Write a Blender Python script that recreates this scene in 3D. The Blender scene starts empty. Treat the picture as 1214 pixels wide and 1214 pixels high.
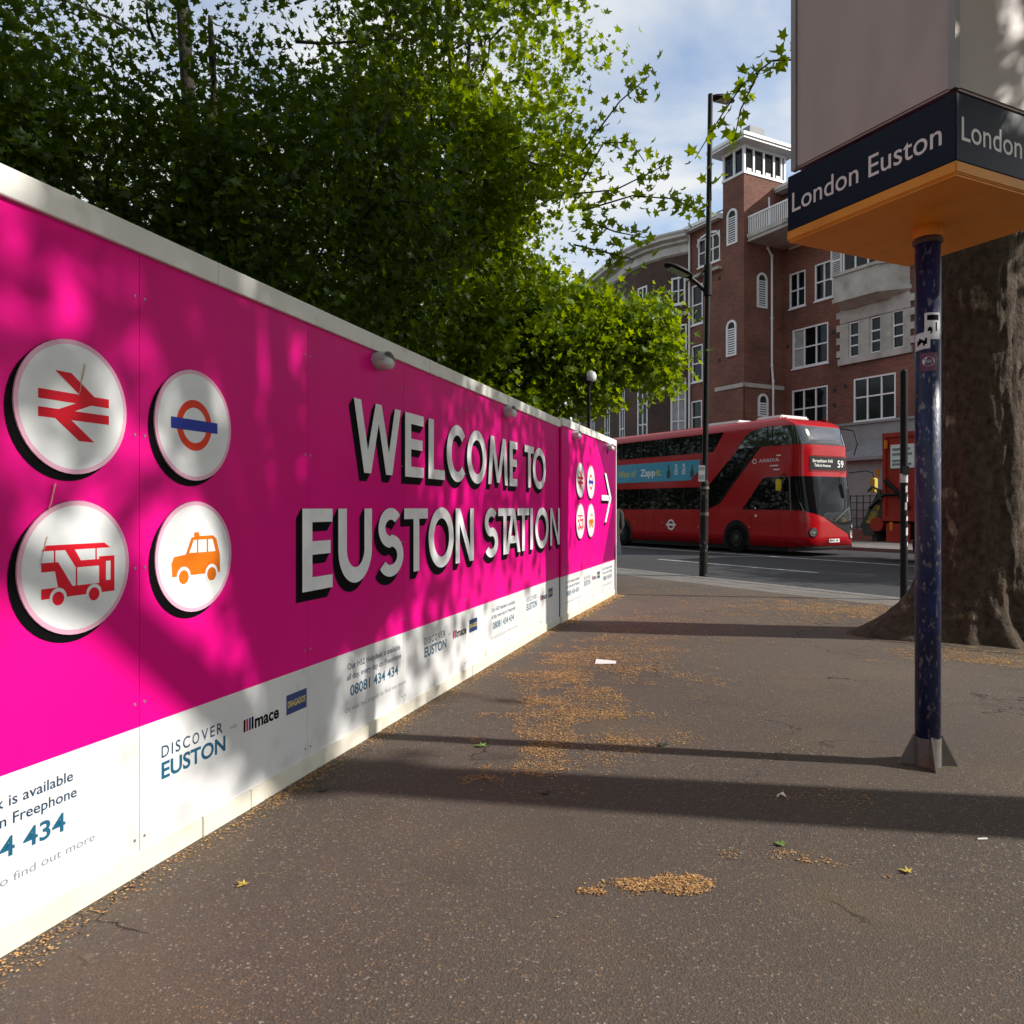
import bpy, bmesh, math, random
import numpy as np
from mathutils import Vector, Matrix, Quaternion
random.seed(7); RNG = np.random.default_rng(7)
S = bpy.context.scene
COL = S.collection
rad = math.radians
# ------------------------------------------------------------------ camera, sky, sun, exposure
CAM_H = 1.46
cd = bpy.data.cameras.new('camera'); cam = bpy.data.objects.new('camera', cd); COL.objects.link(cam)
cam.location = (0, 0, CAM_H); cam.rotation_euler = (rad(90), 0, 0)
cd.sensor_width = 36; cd.lens = 36*915/1214; cd.shift_y = -5/1214
cd.clip_start = 0.05; cd.clip_end = 3000
S.camera = cam
SUN_EL = 32.0; SUN_AZ = (0.986, -0.168)
sun_v = Vector((SUN_AZ[0]*math.cos(rad(SUN_EL)), SUN_AZ[1]*math.cos(rad(SUN_EL)), math.sin(rad(SUN_EL)))).normalized()
ld = bpy.data.lights.new('sun', 'SUN'); ld.energy = 5.0; ld.angle = rad(0.8); ld.color = (1, .95, .87)
sun = bpy.data.objects.new('sun', ld); COL.objects.link(sun)
sun.location = (30, -5, 30); sun.rotation_euler = sun_v.to_track_quat('Z', 'Y').to_euler()
W = bpy.data.worlds.new('World'); S.world = W; W.use_nodes = True
wn, wl = W.node_tree.nodes, W.node_tree.links
bg = wn['Background']; bg.inputs['Strength'].default_value = 0.050
sky = wn.new('ShaderNodeTexSky'); sky.sky_type = 'NISHITA'; sky.sun_disc = False
sky.sun_elevation = rad(SUN_EL); sky.sun_rotation = math.atan2(SUN_AZ[0], SUN_AZ[1])
sky.air_density = 1.0; sky.dust_density = 0.6; sky.ozone_density = 1.2
tc = wn.new('ShaderNodeTexCoord'); sx = wn.new('ShaderNodeSeparateXYZ'); wl.new(tc.outputs['Generated'], sx.inputs[0])
mx = wn.new('ShaderNodeMath'); mx.operation = 'MAXIMUM'; mx.inputs[1].default_value = 0.06; wl.new(sx.outputs['Z'], mx.inputs[0])
dx = wn.new('ShaderNodeMath'); dx.operation = 'DIVIDE'; wl.new(sx.outputs['X'], dx.inputs[0]); wl.new(mx.outputs[0], dx.inputs[1])
dy = wn.new('ShaderNodeMath'); dy.operation = 'DIVIDE'; wl.new(sx.outputs['Y'], dy.inputs[0]); wl.new(mx.outputs[0], dy.inputs[1])
cb = wn.new('ShaderNodeCombineXYZ'); wl.new(dx.outputs[0], cb.inputs['X']); wl.new(dy.outputs[0], cb.inputs['Y'])
nz = wn.new('ShaderNodeTexNoise'); nz.inputs['Scale'].default_value = 1.15; nz.inputs['Detail'].default_value = 7; nz.inputs['Distortion'].default_value = .4
wl.new(cb.outputs[0], nz.inputs['Vector'])
rp = wn.new('ShaderNodeValToRGB'); rp.color_ramp.elements[0].position = .36; rp.color_ramp.elements[1].position = .56
wl.new(nz.outputs['Fac'], rp.inputs['Fac'])
mixw = wn.new('ShaderNodeMixRGB'); mixw.inputs['Color2'].default_value = (15.4, 15.9, 16.2, 1)
hs = wn.new('ShaderNodeHueSaturation'); hs.inputs['Saturation'].default_value = .92; hs.inputs['Value'].default_value = 3.9
wl.new(sky.outputs[0], hs.inputs['Color'])
wl.new(rp.outputs[0], mixw.inputs['Fac']); wl.new(hs.outputs[0], mixw.inputs['Color1']); wl.new(mixw.outputs[0], bg.inputs['Color'])
vs = S.view_settings; vs.view_transform = 'Standard'; vs.look = 'None'; vs.gamma = 1; vs.use_curve_mapping = False
vs.exposure = 0.16
S.cycles.max_bounces = 6; S.cycles.transparent_max_bounces = 4; S.cycles.caustics_reflective = False; S.cycles.caustics_refractive = False

# ------------------------------------------------------------------ materials
def nodes_of(m): return m.node_tree.nodes, m.node_tree.links
def pm(name, c, rough=.5, metal=0., var=0., vs_=3., bump=0., bs=60., spec=.5, coat=0., c2=None, thr=(.4, .6), c2s=4., detail=4, stretch=None):
    """procedural Principled material: base colour with fine noise variation, an optional second colour in patches, bump"""
    m = bpy.data.materials.new(name); m.use_nodes = True
    n, l = nodes_of(m); b = n['Principled BSDF']
    b.inputs['Roughness'].default_value = rough; b.inputs['Metallic'].default_value = metal
    b.inputs['Specular IOR Level'].default_value = spec; b.inputs['Coat Weight'].default_value = coat; b.inputs['Coat Roughness'].default_value = .06
    t = n.new('ShaderNodeTexCoord'); vec = t.outputs['Object']
    if stretch:
        mp = n.new('ShaderNodeMapping'); mp.inputs['Scale'].default_value = stretch; l.new(vec, mp.inputs[0]); vec = mp.outputs[0]
    col = None
    rgb = n.new('ShaderNodeRGB'); rgb.outputs[0].default_value = (*c, 1); col = rgb.outputs[0]
    if c2:
        z = n.new('ShaderNodeTexNoise'); z.inputs['Scale'].default_value = c2s; z.inputs['Detail'].default_value = 8; l.new(vec, z.inputs['Vector'])
        r = n.new('ShaderNodeValToRGB'); r.color_ramp.elements[0].position = thr[0]; r.color_ramp.elements[1].position = thr[1]; l.new(z.outputs['Fac'], r.inputs['Fac'])
        mxx = n.new('ShaderNodeMixRGB'); mxx.inputs['Color2'].default_value = (*c2, 1); l.new(r.outputs[0], mxx.inputs['Fac']); l.new(col, mxx.inputs['Color1']); col = mxx.outputs[0]
    if var:
        z = n.new('ShaderNodeTexNoise'); z.inputs['Scale'].default_value = vs_; z.inputs['Detail'].default_value = detail; l.new(vec, z.inputs['Vector'])
        mr = n.new('ShaderNodeMapRange'); mr.inputs['From Min'].default_value = .3; mr.inputs['From Max'].default_value = .7
        mr.inputs['To Min'].default_value = 1-var; mr.inputs['To Max'].default_value = 1+var; l.new(z.outputs['Fac'], mr.inputs['Value'])
        mm = n.new('ShaderNodeVectorMath'); mm.operation = 'SCALE'; l.new(col, mm.inputs[0]); l.new(mr.outputs[0], mm.inputs['Scale']); col = mm.outputs[0]
        mr2 = n.new('ShaderNodeMapRange'); mr2.inputs['To Min'].default_value = max(.02, rough-.08); mr2.inputs['To Max'].default_value = min(1, rough+.1); l.new(z.outputs['Fac'], mr2.inputs['Value']); l.new(mr2.outputs[0], b.inputs['Roughness'])
    l.new(col, b.inputs['Base Color'])
    if bump:
        z = n.new('ShaderNodeTexNoise'); z.inputs['Scale'].default_value = bs; z.inputs['Detail'].default_value = 6; l.new(vec, z.inputs['Vector'])
        bp = n.new('ShaderNodeBump'); bp.inputs['Strength'].default_value = bump; bp.inputs['Distance'].default_value = .02; l.new(z.outputs['Fac'], bp.inputs['Height']); l.new(bp.outputs[0], b.inputs['Normal'])
    return m
def leaf_mat(name, c, trans=.4):
    m = bpy.data.materials.new(name); m.use_nodes = True; n, l = nodes_of(m); b = n['Principled BSDF']
    b.inputs['Roughness'].default_value = .45; b.inputs['Specular IOR Level'].default_value = .25
    at = n.new('ShaderNodeAttribute'); at.attribute_name = 'tint'
    h = n.new('ShaderNodeMixRGB'); h.inputs['Color1'].default_value = (c[0]*.65, c[1]*.7, c[2]*.7, 1); h.inputs['Color2'].default_value = (c[0]*1.5, c[1]*1.28, c[2]*.9, 1)
    l.new(at.outputs['Fac'], h.inputs['Fac']); l.new(h.outputs[0], b.inputs['Base Color'])
    tr = n.new('ShaderNodeBsdfTranslucent'); hv = n.new('ShaderNodeHueSaturation'); hv.inputs['Value'].default_value = 2.3; hv.inputs['Hue'].default_value = .475; hv.inputs['Saturation'].default_value = 1.1
    l.new(h.outputs[0], hv.inputs['Color']); l.new(hv.outputs[0], tr.inputs['Color'])
    mx_ = n.new('ShaderNodeMixShader'); mx_.inputs[0].default_value = trans; l.new(b.outputs[0], mx_.inputs[1]); l.new(tr.outputs[0], mx_.inputs[2])
    l.new(mx_.outputs[0], n['Material Output'].inputs['Surface']); return m
def brick_mat(name, c1, c2, mortar, size=.225):
    m = bpy.data.materials.new(name); m.use_nodes = True; n, l = nodes_of(m); b = n['Principled BSDF']; b.inputs['Roughness'].default_value = .85
    t = n.new('ShaderNodeTexCoord'); s = n.new('ShaderNodeSeparateXYZ'); l.new(t.outputs['Object'], s.inputs[0])
    a = n.new('ShaderNodeMath'); a.operation = 'ADD'; l.new(s.outputs['X'], a.inputs[0]); l.new(s.outputs['Y'], a.inputs[1])
    c = n.new('ShaderNodeCombineXYZ'); l.new(a.outputs[0], c.inputs['X']); l.new(s.outputs['Z'], c.inputs['Y'])
    k = n.new('ShaderNodeTexBrick'); k.inputs['Scale'].default_value = 1; k.inputs['Brick Width'].default_value = size; k.inputs['Row Height'].default_value = size/3
    k.inputs['Mortar Size'].default_value = size*.045; k.inputs['Color1'].default_value = (*c1, 1); k.inputs['Color2'].default_value = (*c2, 1); k.inputs['Mortar'].default_value = (*mortar, 1)
    k.inputs['Bias'].default_value = -.1; l.new(c.outputs[0], k.inputs['Vector'])
    z = n.new('ShaderNodeTexNoise'); z.inputs['Scale'].default_value = .55; z.inputs['Detail'].default_value = 6; l.new(t.outputs['Object'], z.inputs['Vector'])
    mr = n.new('ShaderNodeMapRange'); mr.inputs['From Min'].default_value = .3; mr.inputs['From Max'].default_value = .7; mr.inputs['To Min'].default_value = .62; mr.inputs['To Max'].default_value = 1.3; l.new(z.outputs['Fac'], mr.inputs[0])
    sc = n.new('ShaderNodeVectorMath'); sc.operation = 'SCALE'; l.new(k.outputs['Color'], sc.inputs[0]); l.new(mr.outputs[0], sc.inputs['Scale']); l.new(sc.outputs[0], b.inputs['Base Color'])
    bp = n.new('ShaderNodeBump'); bp.inputs['Strength'].default_value = .4; bp.inputs['Distance'].default_value = .02; l.new(k.outputs['Fac'], bp.inputs['Height']); bp.invert = True; l.new(bp.outputs[0], b.inputs['Normal'])
    return m
def asphalt_mat(name, base, light, warm, scale=1., dust=.0):
    m = bpy.data.materials.new(name); m.use_nodes = True; n, l = nodes_of(m); b = n['Principled BSDF']; b.inputs['Roughness'].default_value = .88; b.inputs['Specular IOR Level'].default_value = .3
    t = n.new('ShaderNodeTexCoord'); v = t.outputs['Object']
    def noise(s, d=6): z = n.new('ShaderNodeTexNoise'); z.inputs['Scale'].default_value = s*scale; z.inputs['Detail'].default_value = d; l.new(v, z.inputs['Vector']); return z.outputs['Fac']
    def ramp(f, a, c): r = n.new('ShaderNodeValToRGB'); r.color_ramp.elements[0].position = a; r.color_ramp.elements[1].position = c; l.new(f, r.inputs['Fac']); return r.outputs[0]
    def mix(f, c1, c2, bt='MIX'):
        q = n.new('ShaderNodeMixRGB'); q.blend_type = bt
        for i, x in (('Fac', f), ('Color1', c1), ('Color2', c2)):
            if isinstance(x, tuple): q.inputs[i].default_value = (*x, 1)
            elif isinstance(x, float): q.inputs[i].default_value = x
            else: l.new(x, q.inputs[i])
        return q.outputs[0]
    vo = n.new('ShaderNodeTexVoronoi'); vo.inputs['Scale'].default_value = 135*scale; l.new(v, vo.inputs['Vector'])
    sep = n.new('ShaderNodeSeparateColor'); l.new(vo.outputs['Color'], sep.inputs[0])
    c = mix(sep.outputs[0], tuple(x*.74 for x in base), tuple(x*1.26 for x in base))
    c = mix(ramp(sep.outputs[1], .972, .985), c, light)
    c = mix(ramp(sep.outputs[2], .95, .97), c, warm)
    c = mix(ramp(noise(.45), .35, .65), c, mix(.5, c, tuple(x*1.35 for x in base)))
    c = mix(ramp(noise(2.2, 9), .55, .75), c, mix(.45, c, tuple(x*.55 for x in base)))
    gv = n.new('ShaderNodeTexVoronoi'); gv.inputs['Scale'].default_value = 3.1*scale; gv.inputs['Randomness'].default_value = 1; l.new(v, gv.inputs['Vector'])
    gsep = n.new('ShaderNodeSeparateColor'); l.new(gv.outputs['Color'], gsep.inputs[0])
    gl = n.new('ShaderNodeMath'); gl.operation = 'LESS_THAN'; gl.inputs[1].default_value = .055; l.new(gv.outputs['Distance'], gl.inputs[0])
    gm = n.new('ShaderNodeMath'); gm.operation = 'MULTIPLY'; l.new(gl.outputs[0], gm.inputs[0]); l.new(ramp(gsep.outputs[0], .55, .6), gm.inputs[1])
    c = mix(gm.outputs[0], c, mix(gsep.outputs[1], tuple(x*.45 for x in base), tuple(x*1.9 for x in base)))
    c = mix(ramp(noise(.22, 8), .46, .60), c, mix(.4, c, tuple(x*.6 for x in base)))
    if dust: c = mix(ramp(noise(1.1, 10), .52, .72), c, mix(dust, c, warm))
    nzc = n.new('ShaderNodeTexNoise'); nzc.inputs['Scale'].default_value = 3*scale; nzc.inputs['Detail'].default_value = 6; l.new(v, nzc.inputs['Vector'])
    va = n.new('ShaderNodeVectorMath'); va.operation = 'MULTIPLY_ADD'; va.inputs[1].default_value = (.5, .5, .5); l.new(nzc.outputs['Color'], va.inputs[0]); l.new(v, va.inputs[2])
    ve = n.new('ShaderNodeTexVoronoi'); ve.feature = 'DISTANCE_TO_EDGE'; ve.inputs['Scale'].default_value = .55*scale; l.new(va.outputs[0], ve.inputs['Vector'])
    cr = n.new('ShaderNodeMath'); cr.operation = 'LESS_THAN'; cr.inputs[1].default_value = .0032; l.new(ve.outputs['Distance'], cr.inputs[0])
    cm = n.new('ShaderNodeMath'); cm.operation = 'MULTIPLY'; l.new(cr.outputs[0], cm.inputs[0]); l.new(ramp(noise(.8, 3), .52, .58), cm.inputs[1])
    c = mix(cm.outputs[0], c, tuple(x*.3 for x in base))
    l.new(c, b.inputs['Base Color'])
    bp = n.new('ShaderNodeBump'); bp.inputs['Strength'].default_value = .38; bp.inputs['Distance'].default_value = .006
    ad = n.new('ShaderNodeMath'); ad.operation = 'ADD'; l.new(vo.outputs['Distance'], ad.inputs[0]); l.new(noise(160, 3), ad.inputs[1]); l.new(ad.outputs[0], bp.inputs['Height']); l.new(bp.outputs[0], b.inputs['Normal'])
    return m
def bark_mat(name, dark, mid, pale, amount=.5):
    m = bpy.data.materials.new(name); m.use_nodes = True; n, l = nodes_of(m); b = n['Principled BSDF']; b.inputs['Roughness'].default_value = .9
    t = n.new('ShaderNodeTexCoord'); mp = n.new('ShaderNodeMapping'); mp.inputs['Scale'].default_value = (1, 1, .8); l.new(t.outputs['Object'], mp.inputs[0]); v = mp.outputs[0]
    def noise(s, d=8): z = n.new('ShaderNodeTexNoise'); z.inputs['Scale'].default_value = s; z.inputs['Detail'].default_value = d; z.inputs['Roughness'].default_value = .65; l.new(v, z.inputs['Vector']); return z.outputs['Fac']
    def ramp(f, a, c): r = n.new('ShaderNodeValToRGB'); r.color_ramp.elements[0].position = a; r.color_ramp.elements[1].position = c; l.new(f, r.inputs['Fac']); return r.outputs[0]
    def mix(f, c1, c2):
        q = n.new('ShaderNodeMixRGB')
        for i, x in (('Fac', f), ('Color1', c1), ('Color2', c2)):
            if isinstance(x, tuple): q.inputs[i].default_value = (*x, 1)
            else: l.new(x, q.inputs[i])
        return q.outputs[0]
    c = mix(ramp(noise(13), .38, .62), dark, mid)
    c = mix(ramp(noise(3.2), .5+.2*(1-amount), .62+.2*(1-amount)), c, pale)
    c = mix(ramp(noise(26, 4), .62, .7), c, tuple(x*.4 for x in dark))
    l.new(c, b.inputs['Base Color'])
    bp = n.new('ShaderNodeBump'); bp.inputs['Strength'].default_value = 1.0; bp.inputs['Distance'].default_value = .05; l.new(noise(22), bp.inputs['Height']); l.new(bp.outputs[0], b.inputs['Normal'])
    return m

M = {}
M['pink'] = pm('printed_magenta_vinyl', (.76, .0015, .225), .36, var=.07, vs_=1.6, spec=.14, stretch=(1, 1, .35), c2=(.66, .0015, .19), thr=(.55, .8), c2s=1.1)
M['maroon'] = pm('printed_maroon_vinyl', (.23, .004, .09), .35, var=.06, vs_=1.3, spec=.15)
M['band'] = pm('white_vinyl_grubby', (.71, .71, .715), .34, var=.06, vs_=2.5, c2=(.50, .475, .43), thr=(.58, .80), c2s=3.4)
M['cap'] = pm('white_painted_timber', (.78, .765, .72), .5, var=.06, vs_=4, c2=(.60, .56, .48), thr=(.6, .8), c2s=5, bump=.05)
M['plinth'] = pm('cream_plinth_board', (.70, .66, .56), .6, var=.08, vs_=5, c2=(.50, .45, .36), thr=(.58, .78), c2s=5, bump=.08)
M['letter'] = pm('printed_silver_grey', (.82, .82, .84), .35, var=.08, vs_=6, spec=.2, c2=(.84, .84, .85), thr=(.45, .62), c2s=4)
M['black'] = pm('printed_black', (.003, .003, .0035), .6, var=.05, spec=.06)
M['disc'] = pm('disc_white', (.80, .81, .82), .35, var=.05, vs_=4, c2=(.70, .70, .70), thr=(.5, .75), c2s=5)
M['rim'] = pm('disc_pale_pink_rim', (.76, .40, .54), .3, var=.05)
M['ired'] = pm('icon_red', (.75, .012, .03), .4, var=.04, spec=.15)
M['ired2'] = pm('icon_orange_red', (.78, .055, .02), .4, var=.04, spec=.15)
M['iblue'] = pm('icon_blue', (.03, .05, .36), .4, var=.04, spec=.15)
M['iorange'] = pm('icon_orange', (.64, .15, .008), .4, var=.04, spec=.15)
M['rust'] = pm('rust_stain', (.52, .36, .25), .8, var=.3, vs_=20)
M['teal'] = pm('print_teal', (.006, .095, .175), .4, var=.06)
M['navyprint'] = pm('print_navy', (.008, .045, .10), .4, var=.06)
M['greyprint'] = pm('print_grey', (.20, .22, .25), .4, var=.06)
M['yellowprint'] = pm('print_yellow', (.75, .60, .10), .4, var=.06)
M['boxnavy'] = pm('print_box_blue', (.015, .05, .19), .35, var=.06)
M['screw'] = pm('zinc_screw', (.40, .30, .34), .35, metal=.6, var=.1)
M['dark'] = pm('dark_backing', (.02, .02, .02), .8, var=.2)
M['greyplastic'] = pm('grey_plastic', (.42, .43, .44), .4, var=.06, bump=.03)
M['lens'] = pm('frosted_lens', (.55, .55, .54), .2, var=.08)
M['signnavy'] = pm('sign_navy_enamel', (.004, .006, .022), .35, spec=.2, var=.1, vs_=5)
M['signwhite'] = pm('sign_white_lettering', (.72, .66, .64), .4, var=.06)
M['signorange'] = pm('sign_orange_paint', (.70, .265, .012), .5, var=.15, vs_=3, c2=(.46, .15, .010), thr=(.5, .8), c2s=3, bump=.08, bs=25)
M['signpanel'] = pm('sign_pale_panel', (.46, .38, .36), .5, var=.12, vs_=2, c2=(.33, .27, .25), thr=(.5, .8), c2s=3, stretch=(1, 1, .4))
M['alu'] = pm('sign_frame_metal', (.30, .27, .26), .45, metal=.5, var=.15)
M['rustring'] = pm('rusty_collar', (.08, .045, .03), .8, var=.35, vs_=25, bump=.2)
M['steel'] = pm('bare_galvanised', (.15, .14, .13), .6, metal=.2, var=.2, vs_=12, c2=(.16, .10, .06), thr=(.5, .7), c2s=9)
M['polenavy'] = pm('chipped_navy_pole', (.010, .018, .072), .40, var=.45, vs_=14, c2=(.16, .155, .155), thr=(.57, .66), c2s=52, bump=.15, bs=90, stretch=(1, 1, .45))
M['lampblack'] = pm('black_post_paint', (.006, .006, .0065), .5, var=.3, vs_=6, bump=.05, spec=.2)
M['lampworn'] = pm('worn_post_paint', (.014, .013, .012), .6, var=.3, vs_=6, spec=.2, c2=(.13, .12, .10), thr=(.60, .66), c2s=9)
M['sticker'] = pm('sticker_white', (.62, .62, .62), .4, var=.12, vs_=30)
M['stickerred'] = pm('sticker_red', (.12, .018, .06), .4, var=.1)
M['brick'] = brick_mat('red_brick', (.200, .058, .034), (.105, .034, .022), (.15, .095, .072))
M['brickdark'] = brick_mat('brown_brick', (.075, .034, .022), (.044, .023, .017), (.06, .044, .038))
M['stone'] = pm('pale_stone', (.40, .375, .335), .85, var=.12, vs_=2, c2=(.27, .25, .22), thr=(.5, .75), c2s=1.7, bump=.15, bs=12)
M['stonegrey'] = pm('grey_rendered_stone', (.235, .24, .235), .85, var=.12, vs_=1.2, bump=.1, bs=10)
M['cornice'] = pm('weathered_cornice', (.52, .50, .46), .7, var=.12, vs_=1.5, c2=(.36, .34, .31), thr=(.5, .75), c2s=1.3)
M['white'] = pm('white_gloss_joinery', (.70, .70, .69), .45, var=.05, vs_=3)
M['slate'] = pm('slate_roof', (.11, .115, .125), .65, var=.2, vs_=6)
M['lead'] = pm('lead_roof', (.20, .20, .21), .6, var=.15, vs_=4)
M['glass'] = pm('dark_window_glass', (.005, .006, .006), .04, spec=.25, var=.4, vs_=.8)
M['glass'].node_tree.nodes['Principled BSDF'].inputs['Roughness'].default_value = .03
M['curtain'] = pm('net_curtain', (.30, .31, .31), .9, var=.25, vs_=3)
M['iron'] = pm('black_ironwork', (.012, .012, .013), .5, var=.2)
M['busred'] = pm('bus_red_paint', (.40, .004, .010), .22, var=.03, vs_=.8, coat=.22, spec=.3)
M['busred2'] = pm('bus_dull_red_panel', (.24, .003, .007), .3, var=.06, spec=.2)
M['busglass'] = pm('bus_tinted_glass', (.004, .0045, .005), .03, spec=.22)
M['frontglass'] = pm('bus_front_glass', (.006, .007, .008), .03, spec=1., coat=1.)
M['busblack'] = pm('bus_black_trim', (.006, .006, .0065), .4, var=.1, spec=.25)
M['adblue'] = pm('advert_blue', (.045, .30, .46), .35, var=.05, vs_=1)
M['adyellow'] = pm('advert_yellow', (.62, .55, .10), .4, var=.03)
M['adwhite'] = pm('advert_white', (.75, .78, .78), .4, var=.03)
M['addark'] = pm('advert_bottle', (.02, .05, .03), .4, var=.03)
M['chrome'] = pm('lamp_reflector', (.6, .6, .6), .12, metal=.8, var=.1)
M['yellow'] = pm('mirror_yellow', (.62, .44, .03), .4, var=.05)
M['dirtyyellow'] = pm('dirty_yellow_paint', (.36, .25, .02), .7, var=.3, vs_=6, c2=(.10, .08, .04), thr=(.45, .6), c2s=5)
M['amber'] = pm('amber_lens', (.65, .20, .02), .25, var=.05)
M['tyre'] = pm('tyre_rubber', (.007, .007, .007), .9, var=.2, bump=.1, spec=.1)
M['destwhite'] = bpy.data.materials.new('destination_letters')
M['destwhite'].use_nodes = True
_b = M['destwhite'].node_tree.nodes['Principled BSDF']; _b.inputs['Base Color'].default_value = (.8, .8, .75, 1); _b.inputs['Emission Color'].default_value = (1, .97, .88, 1); _b.inputs['Emission Strength'].default_value = .35
M['lorryred'] = pm('lorry_red_paint', (.36, .020, .009), .45, var=.2, vs_=2, c2=(.15, .02, .012), thr=(.55, .8), c2s=2)
M['lorrygrey'] = pm('lorry_dirty_grey', (.05, .047, .045), .8, var=.3, vs_=5, bump=.1)
M['asphalt'] = asphalt_mat('footway_asphalt', (.092, .073, .060), (.30, .26, .22), (.22, .14, .075), dust=.24)
M['road'] = asphalt_mat('road_asphalt', (.044, .044, .047), (.10, .10, .10), (.07, .066, .062), .6)
M['kerb'] = pm('granite_kerb', (.17, .16, .15), .8, var=.25, vs_=8, bump=.1)
M['paving'] = pm('concrete_paving', (.165, .152, .138), .85, var=.2, vs_=3, c2=(.11, .10, .09), thr=(.5, .7), c2s=1.5, bump=.08)
M['line'] = pm('worn_road_paint', (.50, .50, .49), .7, var=.12, vs_=3, c2=(.16, .16, .16), thr=(.56, .68), c2s=7)
M['soil'] = pm('tree_pit_soil', (.060, .042, .028), .95, var=.4, vs_=14, c2=(.16, .10, .05), thr=(.48, .66), c2s=9, bump=.4, bs=50)
M['earth'] = pm('ground_earth', (.10, .085, .06), .95, var=.3, vs_=.6)
M['bark'] = bark_mat('plane_bark', (.036, .022, .013), (.098, .064, .038), (.34, .29, .19), .52)
M['branch'] = bark_mat('branch_bark', (.035, .028, .022), (.07, .06, .045), (.22, .21, .16), .4)
M['leaf'] = leaf_mat('plane_leaf', (.120, .200, .017), .44)  # brightened copy: the sunlit yellow-green is put into the colour
M['leaf2'] = leaf_mat('leaf_shade_tone', (.040, .078, .010), .38)  # darkened copy of the leaf green, shade put into the colour
M['litter'] = pm('dry_seed_fluff', (.42, .215, .075), .9, var=.7, vs_=45)
M['litter2'] = pm('dry_seed_fluff_pale', (.50, .32, .14), .9, var=.5, vs_=45)
M['litter3'] = pm('dry_leaf_crumbs', (.17, .085, .035), .9, var=.5, vs_=45)
M['paper'] = pm('white_paper', (.75, .74, .72), .7, var=.05)
M['greenleaf'] = pm('fallen_green_leaf', (.12, .22, .04), .5, var=.2, vs_=20)
M['darkleaf'] = pm('fallen_dark_leaf', (.03, .035, .015), .6, var=.2, vs_=20)
M['yellowleaf'] = pm('fallen_yellow_leaf', (.45, .35, .06), .6, var=.2, vs_=20)
M['skin'] = pm('skin', (.48, .27, .19), .5, var=.06)
M['cloth'] = pm('dark_jacket_cloth', (.018, .018, .022), .85, var=.2, vs_=20)
M['cloth2'] = pm('navy_skirt_cloth', (.015, .018, .035), .85, var=.2, vs_=20)
M['hair'] = pm('brown_hair', (.03, .018, .01), .55, var=.3, vs_=40)
M['shoe'] = pm('brown_shoe', (.12, .06, .035), .5, var=.1)

# ------------------------------------------------------------------ mesh helpers
class MB:
    def __init__(s): s.v = []; s.f = []; s.m = []; s.mi = 0
    def add(s, vs, fs):
        o = len(s.v); s.v += [tuple(q) for q in vs]
        for f in fs: s.f.append([i+o for i in f]); s.m.append(s.mi)
    def poly(s, vs): s.add(vs, [list(range(len(vs)))])
    def box(s, x0, x1, y0, y1, z0, z1):
        s.add([(x0,y0,z0),(x1,y0,z0),(x1,y1,z0),(x0,y1,z0),(x0,y0,z1),(x1,y0,z1),(x1,y1,z1),(x0,y1,z1)],
              [(0,3,2,1),(4,5,6,7),(0,1,5,4),(1,2,6,5),(2,3,7,6),(3,0,4,7)])
    def prism(s, pts, fn, a, b):
        """pts: 2-D outline; fn(p, q, w) -> 3-D; extruded between w=a and w=b"""
        n = len(pts)
        s.add([fn(p[0], p[1], a) for p in pts]+[fn(p[0], p[1], b) for p in pts],
              [list(range(n)), list(range(2*n-1, n-1, -1))]+[(i, i+n, (i+1) % n+n, (i+1) % n) for i in range(n)])
    def tube(s, path, radii, n=10, cap=True):
        path = [Vector(p) for p in path]; rings = []
        if not hasattr(radii, '__len__'): radii = [radii]*len(path)
        up = Vector((0, 0, 1))
        for i, p in enumerate(path):
            d = (path[min(i+1, len(path)-1)]-path[max(i-1, 0)]).normalized()
            a = d.cross(up if abs(d.z) < .95 else Vector((1, 0, 0))).normalized(); b = a.cross(d).normalized()
            rings.append([p+(a*math.cos(2*math.pi*k/n)+b*math.sin(2*math.pi*k/n))*radii[i] for k in range(n)])
        vs = [q for r in rings for q in r]; fs = []
        for i in range(len(path)-1):
            for k in range(n): fs.append((i*n+k, i*n+(k+1) % n, (i+1)*n+(k+1) % n, (i+1)*n+k))
        if cap: fs += [list(range(n))[::-1], [(len(path)-1)*n+k for k in range(n)]]
        s.add(vs, fs)
    def disc(s, c, r, fn, n=48, r2=None):
        if r2 is None: s.poly([fn(c[0]+r*math.cos(2*math.pi*k/n), c[1]+r*math.sin(2*math.pi*k/n)) for k in range(n)])
        else:
            A = [fn(c[0]+r*math.cos(2*math.pi*k/n), c[1]+r*math.sin(2*math.pi*k/n)) for k in range(n)]
            B = [fn(c[0]+r2*math.cos(2*math.pi*k/n), c[1]+r2*math.sin(2*math.pi*k/n)) for k in range(n)]
            s.add(A+B, [(k, (k+1) % n, (k+1) % n+n, k+n) for k in range(n)])
    def build(s, name, mats, parent=None, smooth=False, fix=True, bevel=0):
        me = bpy.data.meshes.new(name); me.from_pydata(s.v, [], s.f)
        if not isinstance(mats, (list, tuple)): mats = [mats]
        for q in mats: me.materials.append(q)
        me.polygons.foreach_set('material_index', s.m)
        if fix or bevel:
            bm = bmesh.new(); bm.from_mesh(me)
            if bevel:
                bmesh.ops.remove_doubles(bm, verts=bm.verts, dist=1e-5)
                ed = [e for e in bm.edges if len(e.link_faces) == 2 and e.calc_face_angle(0) > .6]
                bmesh.ops.bevel(bm, geom=ed, offset=bevel, segments=2, affect='EDGES', clamp_overlap=True)
            bmesh.ops.recalc_face_normals(bm, faces=bm.faces); bm.to_mesh(me); bm.free()
        if smooth: me.polygons.foreach_set('use_smooth', [True]*len(me.polygons))
        me.update()
        o = bpy.data.objects.new(name, me); COL.objects.link(o)
        if parent: o.parent = parent
        return o
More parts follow.
